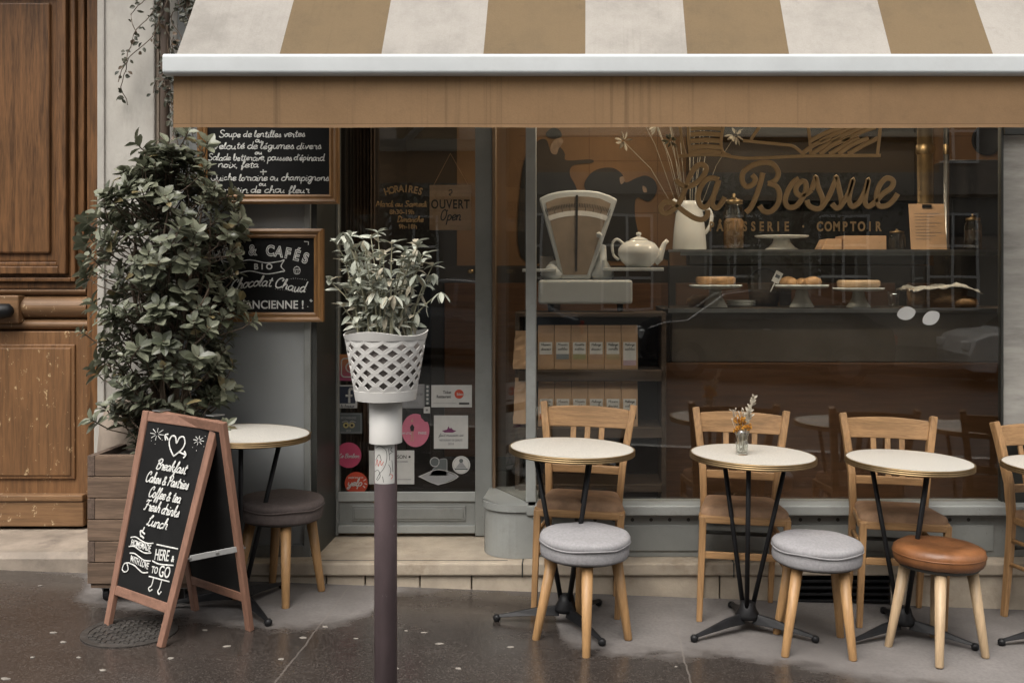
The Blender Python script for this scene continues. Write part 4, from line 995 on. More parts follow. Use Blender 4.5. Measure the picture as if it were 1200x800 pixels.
# ------------------------------------------------------------------ awning
YA = 4.2; ZB = pzz(78, YA)
aw = thing('awning', 'striped cream and tan shop awning with white front bar and ochre valance', 'awning', (0, 5.09, 3.55))
def AB(mb, *a, **k): return L(mb, aw).build(*a, **k)
edges = [-1.65]+[-.014+.408*k for k in range(-3, 6)]; edges[-1] = 2.02
ztop = 3.58; ny = 16
zb0 = pzz(66, YA)-.012
for k, (a, b_) in enumerate(zip(edges[:-1], edges[1:])):
    mb = MB(); nx = 5; vs = []
    for i in range(nx+1):
        for j in range(ny+1):
            t = j/ny; x = a+(b_-a)*i/nx
            y = YA+.0+(5.085-YA)*t; z = zb0+(ztop-zb0)*t-.018*math.sin(math.pi*t)+.004*mnoise.noise(Vector((x*3, t*4, 1)))
            vs.append((x, y, z))
    mb.add(vs, [(i*(ny+1)+j, (i+1)*(ny+1)+j, (i+1)*(ny+1)+j+1, i*(ny+1)+j+1) for i in range(nx) for j in range(ny)])
    o = AB(mb, 'canopy_stripe', M['cream' if k % 2 == 0 else 'tan'], aw, smooth=True)
    part(o, ('cream' if k % 2 == 0 else 'tan')+' canvas stripe of the awning')
rb = 12.2*YA/F
bp_ = []
for sx_, sy_, a0_ in ((1, 1, 0), (-1, 1, 90), (-1, -1, 180), (1, -1, 270)):
    for k in range(6): a = R(a0_+k*18); bp_.append((sx_*(.036-.020)+.020*math.cos(a), sy_*(rb-.016)+.016*math.sin(a)))
AB(MB().add([(x, YA-.02+q[0], ZB+q[1]) for x in (pxx(197, YA), 2.06) for q in bp_], [(i, (i+1) % 24, 24+(i+1) % 24, 24+i) for i in range(24)]+[tuple(range(24))[::-1], tuple(range(24, 48))]), 'front_bar', M['bar_white'], aw, smooth=False).data.shade_smooth()
[o for o in aw.children if o.name.startswith('front_bar')][0].modifiers.new('wn', 'WEIGHTED_NORMAL')
AB(MB().lathe([(0, 0), (rb*1.0, 0), (rb*1.03, .004), (rb*1.03, .012), (0, .012)], (0, 0, 0), 20, sx=1.0, sy=.42), 'end_cap', M['bar_white'], aw)
ec = [o for o in aw.children if o.name.startswith('end_cap')][0]
ec.location = Vector((pxx(197, YA)-.004, YA-.02, ZB))-aw.location; ec.rotation_euler = (0, R(90), 0)
mb = MB(); vs = []; nx = 120; nzv = 8; zv0 = ZB-rb+.006; zv1 = pzz(150, YA)
for i in range(nx+1):
    for j in range(nzv+1):
        x = -1.65+(2.02+1.65)*i/nx; t = j/nzv
        y = YA-.012+(.010*mnoise.noise(Vector((x*2.2, 0, 5)))+.005*mnoise.noise(Vector((x*7, t*1.5, 2))))*t
        vs.append((x, y, zv0+(zv1-zv0)*t+.005*mnoise.noise(Vector((x*1.3, 4, 5)))*t))
mb.add(vs, [(i*(nzv+1)+j, (i+1)*(nzv+1)+j, (i+1)*(nzv+1)+j+1, i*(nzv+1)+j+1) for i in range(nx) for j in range(nzv)])
val = AB(mb, 'valance', M['valance'], aw, smooth=True)
for x in (-1.2, 1.6): AB(MB().bar((x, YA+.03, ZB+.0), (x+.25, 4.65, ZB+.12), .04, .025).bar((x+.25, 4.65, ZB+.12), (x, 5.07, ZB+.25), .045, .03), 'folding_arm', M['white_metal'], aw)
AB(MB().box(-1.68, 2.06, 4.97, 5.085, 3.53, 3.68), 'cassette', M['white_metal'], aw, bev=.02)

# ------------------------------------------------------------------ menu boards
def frame_board(name, label, u0, u1, v0, v1, Y, fw, mat_h, mat_v, roundc=0):
    X0, X1, Z0, Z1 = pxx(u0, Y), pxx(u1, Y), pzz(v1, Y), pzz(v0, Y); c = Vector(((X0+X1)/2, Y, (Z0+Z1)/2)); W_ = (X1-X0)/2; H_ = (Z1-Z0)/2; f = fw*Y/F
    t = thing(name, label, 'menu board', c, 0)
    MB().box(-W_+f*.7, W_-f*.7, .006, .02, -H_+f*.7, H_-f*.7).build('board', M['board'], t)
    prof = [(0, .022), (0, -.012), (.25*f, -.018), (.5*f, -.012), (.55*f, -.006), (.8*f, -.009), (f, -.002), (f, .0058)]
    for s_, (m, ax) in {'frame_rail': (mat_h, 0), 'frame_stile': (mat_v, 1)}.items():
        for sg in (-1, 1):
            mb = MB(); vs = []
            for e in (-1, 1):
                for d, y in prof:
                    if ax == 0: vs.append((e*(W_-d), y, sg*(H_-d)))
                    else: vs.append((sg*(W_-d), y, e*(H_-d)))
            k = len(prof); mb.add(vs, [(i, i+1, k+i+1, k+i) for i in range(k-1)]+[tuple(range(k))[::-1], tuple(range(k, 2*k)), (k-1, 0, k, 2*k-1)])
            mb.build(s_, m, t)
    return t, c
YB1 = 5.02
b1, c1 = frame_board('menu_board', 'framed blackboard with the handwritten lunch menu, upper of the two by the shrub', 232, 397, 100, 239, YB1, 11, M['oak_frame'], M['oak_frame_v'])
F1 = Matrix.Translation((-c1.x, .0055, -c1.z)) @ FACE
ms_ = []
for s_, u0, u1, vb, xh, sd_ in (('Soupe de lentilles vertes', 256, 357, 160.5, 3.9, 1), ('ou', 298.5, 307, 166.8, 2.6, 2), ('Velouté de légumes divers', 249, 376, 174.5, 4.0, 3), ('ou', 298, 307, 180.7, 2.8, 4),
        ("Salade betterave, pousses d'épinard.", 243, 381, 188, 3.7, 5), ('noix, feta', 255, 303, 196.3, 3.8, 6), ('Quiche lorraine ou champignons', 246, 385, 211.5, 3.9, 8), ('ou', 303, 311, 217.6, 2.7, 9), ('gratin de chou fleur', 258, 362, 226, 3.9, 10)):
    ms_.append(hand(s_, u0, u1, vb, xh, YB1, F1, .0046, sd_, .12, .12, flat=.3))
ms_.append(strokes_mesh([[(pxx(308, YB1), pzz(198.5, YB1)), (pxx(308, YB1), pzz(205, YB1))], [(pxx(304.5, YB1), pzz(201.5, YB1)), (pxx(312, YB1), pzz(201.3, YB1))]], F1, .0055, .3, raw=True))
join_meshes('chalk_lettering', ms_, M['chalk'], b1)

YB2 = 5.04
b2_, c2 = frame_board('menu_board', 'framed blackboard lettered with teas, coffees and hot chocolate, lower of the two by the shrub', 214, 379, 268, 377, YB2, 11, M['oak_frame'], M['oak_frame_v'])
F2 = Matrix.Translation((-c2.x, .0055, -c2.z)) @ FACE
def loc2(u, v): return (pxx(u, YB2), pzz(v, YB2))
ms_ = []
s_ = 'THÉS & CAFÉS'
for i, ch in enumerate(s_):
    if ch == ' ': continue
    t = (i+.5)/len(s_); u = 240+(361-240)*t; tt = t*2-1; v = 298.5+11*tt*tt; ang = -math.atan2(2*11*tt*2/127, 1)
    h = 11.5*YB2/F/.69
    T = F2 @ Matrix.Translation((*loc2(u, v), 0)) @ Matrix.Rotation(ang, 4, 'Z')
    # open (outlined) capitals
    cu_ = bpy.data.curves.new('txt', 'FONT'); cu_.body = ch; cu_.size = h; cu_.align_x = 'CENTER'; cu_.fill_mode = 'NONE'; cu_.bevel_depth = .0022; cu_.resolution_u = 4; cu_.offset = .0015
    ms_.append(mesh_from_curve(cu_, T @ Matrix.Diagonal((.82, 1, .3, 1))))
    ms_.append(text_mesh(ch, h*.86, T @ Matrix.Translation((0, h*.05, 0)), sx=.8, off=-.0016))
ms_.append(strokes_mesh([[loc2(*q) for q in l] for l in ([(262, 306), (275, 308), (292, 304.5), (312, 308), (329, 306)], [(262, 319), (275, 321), (292, 317.5), (312, 321), (331, 318)], [(329, 306), (331, 305), (332.5, 305), (329, 312), (333, 317), (331, 318.5)], [(262, 306), (259, 305), (262, 312), (258, 318), (262, 319)])], F2, .0048, .3))
ms_.append(text_mesh('BIO', 6.5*YB2/F/.69, F2 @ Matrix.Translation((*loc2(308, 315.5), 0)), space=1.7, off=.001))
ms_.append(hand('Chocolat Chaud', 268, 357, 341, 6.0, YB2, F2, .0058, 5, .35, .02, curve=lambda t: .028*math.sin(math.pi*min(1, t*1.15))-.004, flat=.3))
ms_.append(text_mesh("A L'ANCIENNE !", 9.3*YB2/F/.69, F2 @ Matrix.Translation((*loc2(311, 361.5), 0)), sx=.92, off=.001, space=1.02))
ms_.append(strokes_mesh([[loc2(*q) for q in l] for l in ([(344, 316), (345, 320.5), (350, 320.5), (351, 316), (344, 316)], [(343.5, 316), (345.5, 313), (349.5, 313), (351.5, 316)], [(347.5, 313), (347.5, 311.5)], [(346, 317), (346.5, 320)], [(349, 317), (348.7, 320)])], F2, .003, .3))
ms_.append(strokes_mesh([[loc2(*q) for q in l] for l in ([(356, 283), (361, 283.3), (361, 287)], [(362.5, 352), (366, 352.5)], [(364, 350.5), (364.3, 354)], [(360, 359), (360.6, 359.6)])], F2, .0042, .3, raw=True))
ms_.append(strokes_mesh([[loc2(u, v), loc2(u+.8, v)] for u, v in [(330+i*2.6, 326+abs(i-6)*.35) for i in range(12)]+[(322+i*2.8, 341-abs(i-7)*.35) for i in range(14)]], F2, .0018, .3, raw=True))
join_meshes('chalk_lettering', ms_, M['chalk'], b2_)

# ------------------------------------------------------------------ door stickers
def plain(name, c, rough=.45): return pmat(name, c, rough, .06, 20, 0)
K = {'orange': plain('sticker_orange', (.42, .14, .07)), 'pinkred': plain('sticker_raspberry', (.40, .055, .11)), 'navy': plain('sticker_navy', (.030, .036, .058)), 'slate': plain('sticker_slate', (.085, .095, .095)),
     'red': plain('sticker_red', (.42, .055, .025)), 'pink': plain('sticker_pink', (.48, .14, .20)), 'white': plain('sticker_white', (.46, .455, .43)), 'grey': plain('sticker_grey', (.24, .24, .24)), 'purple': plain('sticker_purple', (.14, .03, .09)),
     'lilac': plain('sticker_violet', (.30, .08, .16))}
YT_ = 5.4965
def sticker(shape, mat, label, marks=()):
    """shape: ('r',u0,u1,v0,v1) / ('c',u,v,r) / ('p',pts)"""
    if shape[0] == 'r': pts = [(shape[1], shape[4]), (shape[2], shape[4]), (shape[2], shape[3]), (shape[1], shape[3])]
    elif shape[0] == 'c': pts = [(shape[1]+shape[3]*math.cos(-2*math.pi*k/32), shape[2]+shape[3]*math.sin(-2*math.pi*k/32)) for k in range(32)]
    else: pts = shape[1]
    us = [p[0] for p in pts]; vs_ = [p[1] for p in pts]; uc = (min(us)+max(us))/2; vc = (min(vs_)+max(vs_))/2
    c = px(uc, vc, YT_)
    t = thing('sticker', label, 'sticker', c, 0, 'stickers on the shop door glass')
    MI = FACE
    loc = lambda u, v: ((u-uc)*YT_/F, -(v-vc)*YT_/F)
    MB().prism([loc(*p) for p in pts], 0, .0006, MI).build('backing', mat, t)
    z = .0009
    for mk in marks:
        kind = mk[0]; T = MI @ Matrix.Translation((0, 0, z)); z += .00035
        if kind == 't':      # text: string, u, v baseline, cap px, mat, sx
            _, s_, u, v, cp, m, sx_ = mk
            join_meshes('lettering', [text_mesh(s_, cp*YT_/F/.69, T @ Matrix.Translation((*loc(u, v), 0)), sx=sx_, off=.0004, ext=.0002)], m, t)
        elif kind == 'h':    # script: string,u0,u1,v,xh,mat,width
            _, s_, u0, u1, v, xh, m, wd = mk
            a = loc(u0, v); b_ = loc(u1, v)
            join_meshes('lettering', [strokes_mesh(script(s_, a[0], b_[0], a[1], xh*YT_/F, .3), T, wd, .15)], m, t)
        elif kind == 's':    # strokes
            _, ls, m, wd = mk
            join_meshes('mark', [strokes_mesh([[loc(*q) for q in l] for l in ls], T, wd, .12)], m, t)
        elif kind == 'r':
            _, u0, u1, v0, v1, m = mk
            MB().prism([loc(u0, v1), loc(u1, v1), loc(u1, v0), loc(u0, v0)], 0, .0002, T).build('mark', m, t)
        elif kind == 'c':
            _, u, v, r, m = mk
            MB().prism([loc(u+r*math.cos(-2*math.pi*k/24), v+r*math.sin(-2*math.pi*k/24)) for k in range(24)], 0, .0002, T).build('mark', m, t)
        elif kind == 'p':
            MB().prism([loc(*q) for q in mk[1]], 0, .0002, T).build('mark', mk[2], t)
    return t
def rrect(u0, u1, v0, v1, r):
    out = []
    for cx2, cy2, a0 in ((u1-r, v0+r, -90), (u1-r, v1-r, 0), (u0+r, v1-r, 90), (u0+r, v0+r, 180)):
        for k in range(5): a = R(a0+k*22.5); out.append((cx2+r*math.cos(a), cy2+r*math.sin(a)))
    return out+[out[0]]
W_ = K['white']
# orange fading to raspberry camera badge: two tones in one material
m_, n_, bb_ = newmat('sticker_sunset'); tc_ = n_.nodes.new('ShaderNodeTexCoord'); sp_ = n_.nodes.new('ShaderNodeSeparateXYZ'); lk(n_, tc_.outputs['Object'], sp_.inputs[0])
lk(n_, mixc(n_, ramp(n_, sp_.outputs[2], -.07, .06), (.32, .06, .13), (.46, .19, .07)), bb_.inputs['Base Color'])
sticker(('r', 394.5, 420, 415, 446), m_, 'square orange to pink sticker with a white camera outline', [('s', [rrect(400, 422, 420, 441.5, 4)], W_, .007), ('s', [[(411+5.5*math.cos(k*.5), 430.5+5.5*math.sin(k*.5)) for k in range(14)]], W_, .007), ('c', 418, 424, 1, W_)])
sticker(('r', 395.5, 418.5, 451, 478), W_, 'navy square sticker with a white letter f and white edge', [('r', 397.5, 416.5, 452.5, 472.5, K['navy']), ('s', [[(413.5, 456.5), (411, 455.5), (409.3, 457.5), (409.2, 463), (409.2, 472)], [(405, 463.5), (413, 463.5)]], W_, .013), ('h', 'la bossue', 399, 415, 477, 1.7, K['navy'], .002)])
sticker(('r', 391.5, 424.5, 483.5, 508), K['slate'], 'dark slate sticker with two round owl eyes', [('s', [rrect(393, 423, 485, 506.5, 1)], K['grey'], .002), ('c', 405.5, 498, 3.4, plain('owl_yellow', (.38, .32, .12))), ('c', 412.5, 498, 3.4, plain('owl_red', (.36, .30, .14))), ('c', 405.5, 498, 1.5, M['dark_ink']), ('c', 412.5, 498, 1.5, M['dark_ink']), ('s', [[(401, 494.5), (406, 493), (409, 495.5), (412, 493), (417, 494.5)]], K['grey'], .005), ('t', 'RECOMMENDED', 408.5, 490.5, 2.4, K['grey'], .7), ('t', '2018', 408.5, 505.5, 2.4, K['grey'], .8)])
sticker(('c', 408.5, 533, 15), K['pinkred'], 'raspberry round sticker with a thin script name', [('h', 'Le Bonbon', 396.5, 421, 536, 2.4, W_, .0035)])
sticker(('c', 417.5, 566, 13.5), K['red'], 'red round sticker with a white script word at the bottom left', [('h', 'yelp', 407, 424, 569, 4.2, W_, .006), ('t', 'people love us on', 417, 560, 2.1, W_, .8), ('s', [[(426, 563), (429, 561)], [(427, 566), (430, 567)], [(425.5, 569), (428, 571)]], W_, .005)])
sticker(('r', 470, 497.5, 450, 478), K['grey'], 'grey card sticker half behind the white sleeve', [('s', [rrect(472, 496, 452, 476.5, .8)], M['grey_ink'], .0025), ('h', 'partenaire', 473, 495, 463, 2.4, M['grey_ink'], .003), ('t', 'CONSEIL', 484, 473, 3, M['grey_ink'], .8)])
sticker(('r', 498.5, 503.5, 450.5, 474), K['slate'], 'narrow dark strip of tiny white symbols', [('c', 501, 453+i*4.8, 1.4, W_) for i in range(5)])
sticker(('r', 496.5, 504, 476.5, 484), W_, 'tiny white square sticker below the strip of symbols', [('r', 499, 501.5, 479, 481.5, M['grey_ink'])])
sticker(('r', 505.5, 553, 451, 477), W_, 'white oblong sticker with a red disc and meal ticket lettering', [('t', 'Ticket', 524, 461, 3.3, M['dark_ink'], .8), ('t', 'Restaurant', 520, 466, 3.3, M['dark_ink'], .8), ('c', 538, 461.5, 5.4, K['red']), ('t', 'Edenred', 541, 463, 2.9, W_, .8), ('r', 507.5, 535, 472, 472.5, K['grey']), ('r', 538, 550, 471.5, 473.5, M['dark_ink'])])
pk = [(487+16.2*math.cos(-2*math.pi*k/36), 504+19.5*math.sin(-2*math.pi*k/36)) for k in range(36)]
pk = [(u, v) if not (u > 495 and v < 492) else (u-1.5, v+2.5) for u, v in pk]
sticker(('p', pk), K['pink'], 'pink round sticker with a small dark dancer', [('p', [(480.5, 500), (483, 496.5), (485.5, 500), (484.8, 505), (481.3, 505)], M['dark_ink']), ('c', 483, 493, 1.3, plain('sticker_skin', (.42, .28, .2))), ('s', [[(482, 505), (482.2, 511), (481.8, 517)], [(484, 505), (484, 511), (484.6, 517)], [(483, 494), (484, 490)]], plain('sticker_legs', (.40, .25, .18)), .004), ('t', 'MY LITTLE', 477, 508.5, 2.3, W_, .7), ('t', 'PARIS', 495, 508.5, 3.0, W_, .9)])
sticker(('r', 508.5, 548.5, 486.5, 525.5), W_, 'large white square sticker with a small purple emblem', [('p', [(518, 504.5), (524, 503), (525.5, 499), (527, 502), (529, 501), (531, 503.5), (535, 504.5), (531, 506.5), (521, 506.5)], K['purple']), ('h', 'fait maison ici', 514, 543, 511, 1.8, K['grey'], .0025), ('t', 'RESTAURANT DE QUALITE', 528.5, 516.5, 2.2, K['grey'], .7), ('t', '2018', 528.5, 521, 2.6, K['grey'], .9)])
sticker(('r', 432.5, 485.5, 527.5, 567), W_, 'white paper sticker behind the post', [('t', 'SON', 471, 537, 4, M['dark_ink'], .95), ('c', 480, 535, 1.3, M['dark_ink']), ('t', 'NOS ADRESSES', 471, 541.5, 1.9, K['grey'], .75), ('r', 466, 482, 561, 561.8, K['grey'])])
sticker(('p', [(489.5, 558), (514, 549), (538.5, 558), (513.5, 568.5)]), K['grey'], 'grey lozenge sticker at the foot of the pane', [('s', [[(491.5, 558), (514, 550), (536.5, 558), (513.5, 567), (491.5, 558)]], W_, .003)])
sticker(('p', [(503, 557), (507, 549), (512, 545), (514, 538), (522, 536.5), (524.5, 539), (524.5, 557)]), K['slate'], 'slate hat shaped sticker above the lozenge', [('s', [[(504, 556), (508, 549), (513, 545.5), (515, 538.5), (522, 537.5), (523.6, 540), (523.6, 556)]], K['grey'], .003)])
sticker(('c', 509.5, 541, 6), K['slate'], 'small slate round sticker beside the hat shape', [('s', [[(509.5+5.2*math.cos(k*.42), 541+5.2*math.sin(k*.42)) for k in range(16)]], W_, .003)])
sticker(('c', 540.5, 544.5, 10.5), W_, 'white round sticker with a grey emblem at the bottom right', [('s', [[(540.5+9*math.cos(k*.42), 544.5+9*math.sin(k*.42)) for k in range(16)]], K['grey'], .002), ('p', [(534, 548), (538, 543), (540, 538), (543, 543), (547, 548)], K['grey']), ('c', 540.5, 539.5, 2.4, K['slate']), ('r', 533, 548, 548.5, 550, K['slate'])])

# ------------------------------------------------------------------ drain pipe and ivy
Yp = 5.02
pp = thing('drain_pipe', 'brown iron drain pipe running down beside the stone pier', 'pipe', (pxx(193.5, Yp), Yp, .1))
rp = 5.2*Yp/F
MB().tube([(0, 0, 0), (0, 0, 5)], rp, 16).build('pipe', M['pipe'], pp, smooth=True)
for z in (.9, 2.35, 3.9): MB().lathe([(rp, -.03), (rp*1.25, -.028), (rp*1.25, .028), (rp, .03)], (0, 0, z), 16, cap=False).box(-.012, .012, 0, .09, z-.012, z+.012).build('bracket', M['pipe'], pp)
iv = thing('ivy', 'dark straggling ivy hanging down by the drain pipe behind the awning', 'ivy', (pxx(205, 5.0), 5.0, 3.4))
rr = random.Random(31); sm = MB(); lv = MB()
def vine(p, n, step, spread, dens):
    pts = [p.copy()]
    d = Vector((rr.uniform(-.3, .3), 0, -1))
    for i in range(n):
        d = (d+Vector((rr.gauss(0, spread), rr.gauss(0, spread*.3), rr.gauss(-.25, .2)))).normalized()
        p = p+d*step; p.y = min(5.03, max(4.90, p.y)); pts.append(p.copy())
        if rr.random() < dens:
            for _ in range(rr.choice((1, 2, 2))):
                q = Vector((rr.gauss(0, 1), -abs(rr.gauss(.5, .5)), rr.gauss(-.3, .8))).normalized()
                lv.leaf(p+q*.012, q, Vector((rr.gauss(0, .4), -1, rr.gauss(.3, .4))), rr.uniform(.016, .036), rr.uniform(.012, .024))
    sm.tube(pts, .0022, 5)
off_ = iv.location
for k in range(46): vine(Vector((rr.uniform(-1.985, -1.86), 4.99, rr.uniform(2.9, 3.5))), rr.randint(10, 26), .03, .35, .8)
for k in range(5): vine(Vector((rr.uniform(-2.03, -1.96), 4.98, rr.uniform(2.72, 2.95))), rr.randint(7, 15), .026, .3, .4)
for k in range(6): vine(Vector((rr.uniform(-1.99, -1.95), 4.96, rr.uniform(2.4, 2.7))), rr.randint(14, 22), .03, .25, .75)
for m_i in (sm, lv): m_i.v = [q-off_ for q in m_i.v]
sm.build('vine_stem', M['bark'], iv); lv.noheal = True; lv.build('ivy_leaves', M['ivy'], iv)

# ------------------------------------------------------------------ planter box on casters, and its shrub
bx0, bx1, by0, by1 = -2.18, -1.70, 4.58, 5.02
zg0 = gz(-1.95)
pb = thing('planter_box', 'weathered slatted wooden planter box on casters below the big shrub', 'planter', ((bx0+bx1)/2, (by0+by1)/2, zg0))
hw, hd = (bx1-bx0)/2, (by1-by0)/2
z0, z1 = .095, .655; nb = 6; hb = (z1-z0)/nb
for k in range(nb):
    za, zb_ = z0+k*hb+.0015, z0+(k+1)*hb-.0015
    e = k % 2
    for sg in (-1, 1):
        y = sg*(hd-.016); f_ = MB().box(-hw+(.033 if e else 0), hw-(.033 if e else 0), y-.016, y+.016, za, zb_); f_.build('slat', M['planter_wood'], pb, bev=.003)
        x = sg*(hw-.016); MB().box(x-.016, x+.016, -hd+(0 if e else .033), hd-(0 if e else .033), za, zb_).build('slat', M['planter_end'], pb, bev=.003)
MB().box(-hw+.034, hw-.034, -hd+.034, hd-.034, z1-.06, z1-.03).build('soil', M['soil'], pb)
MB().box(-hw+.01, hw-.01, -hd+.01, hd-.01, .075, .0955).build('bottom_board', M['planter_wood'], pb, bev=.003)
for sx_ in (-1, 1):
    for sy_ in (-1, 1):
        x, y = sx_*(hw-.06), sy_*(hd-.06); dzz = gz(pb.location.x+x)-zg0
        cst = MB().box(x-.03, x+.03, y-.03, y+.03, .068, .0755).bar((x-.017, y, .07), (x-.017, y+.01, .025+dzz), .004, .03, up=(0, 1, 0)).bar((x+.017, y, .07), (x+.017, y+.01, .025+dzz), .004, .03, up=(0, 1, 0)).build('caster', M['steel'], pb)
        wh = MB().tube([(x-.012, y+.008, .028+dzz), (x+.012, y+.008, .028+dzz)], .027, 18).build('wheel', M['black_iron'], cst)

sh = thing('shrub', 'tall bushy evergreen shrub with dark glossy leaves in the planter box', 'shrub', ((bx0+bx1)/2+.035, 4.80, zg0+z1-.04))
rr = random.Random(5); lv = MB(); lv.noheal = True; stm = MB()
base = Vector((0, 0, 0))
outl = [(0.0, .10), (.12, .17), (.22, .27), (.31, .33), (.5, .35), (.7, .375), (.9, .385), (1.09, .375), (1.2, .325), (1.28, .25), (1.36, .15), (1.43, .05)]
def rad(z):
    for (za, ra), (zb_, rb_) in zip(outl[:-1], outl[1:]):
        if za <= z <= zb_: return ra+(rb_-ra)*(z-za)/(zb_-za)
    return .05
tips = []
for i in range(500):
    z = rr.uniform(.03, 1.4); a = rr.uniform(0, 2*math.pi); q = rad(z)*(rr.random()**.38)*(1+.22*mnoise.noise(Vector((math.cos(a)*1.6, math.sin(a)*1.6, z*2.6))))
    p = Vector((q*math.cos(a)*.97-.012, q*math.sin(a)*.66, z))
    if p.y > .26: p.y = .26
    tips.append(p)
for x, y, z in ((-.14, -.05, 1.42), (.02, -.08, 1.42), (.10, -.05, 1.47), (.17, 0, 1.43), (-.3, -.1, 1.10), (.36, -.1, .92), (.40, -.05, .62), (-.36, -.12, .58), (-.33, -.1, 1.0), (.24, -.1, 1.22), (-.32, -.1, .18), (.3, -.12, .16), (.36, -.1, 1.08)): tips.append(Vector((x, y, z)))
for p in tips:
    ax = Vector((p.x*.9, p.y*.9-.02, .22)).normalized(); ax = (ax+Vector((rr.gauss(0, .25), rr.gauss(0, .25), rr.gauss(.15, .25)))).normalized()
    n1 = ax.orthogonal().normalized(); n2 = ax.cross(n1)
    nl = rr.randint(6, 9); L0 = rr.choice((rr.uniform(.042, .06), rr.uniform(.062, .084), rr.uniform(.070, .094)))
    st_ = p-ax*rr.uniform(.06, .11)
    stm.tube([st_-ax*.06-Vector((p.x, p.y, 0))*.15, st_, p], .0028, 5)
    for k in range(nl):
        a = 2.4*k+rr.uniform(-.3, .3); t = k/nl
        d = (n1*math.cos(a)+n2*math.sin(a))*rr.uniform(.75, 1.0)+ax*(.15+.75*t)
        lv.leaf(p-ax*.045*(1-t), d, ax, L0*rr.uniform(.75, 1.1)*(1-.25*t), L0*rr.uniform(.48, .62)*(1-.2*t), rr.uniform(.05, .3), .28)
lv.build('foliage', M['leaf'], sh)
for k in range(7):
    a = 2*math.pi*k/7; stm.tube([(.03*math.cos(a), .03*math.sin(a), -.03), (.08*math.cos(a), .06*math.sin(a), .35), (.17*math.cos(a), .10*math.sin(a), .75), (.2*math.cos(a+.4), .12*math.sin(a), 1.1)], 1, 7, scales=[.014, .011, .008, .004])
stm.build('stems', M['bark'], sh)

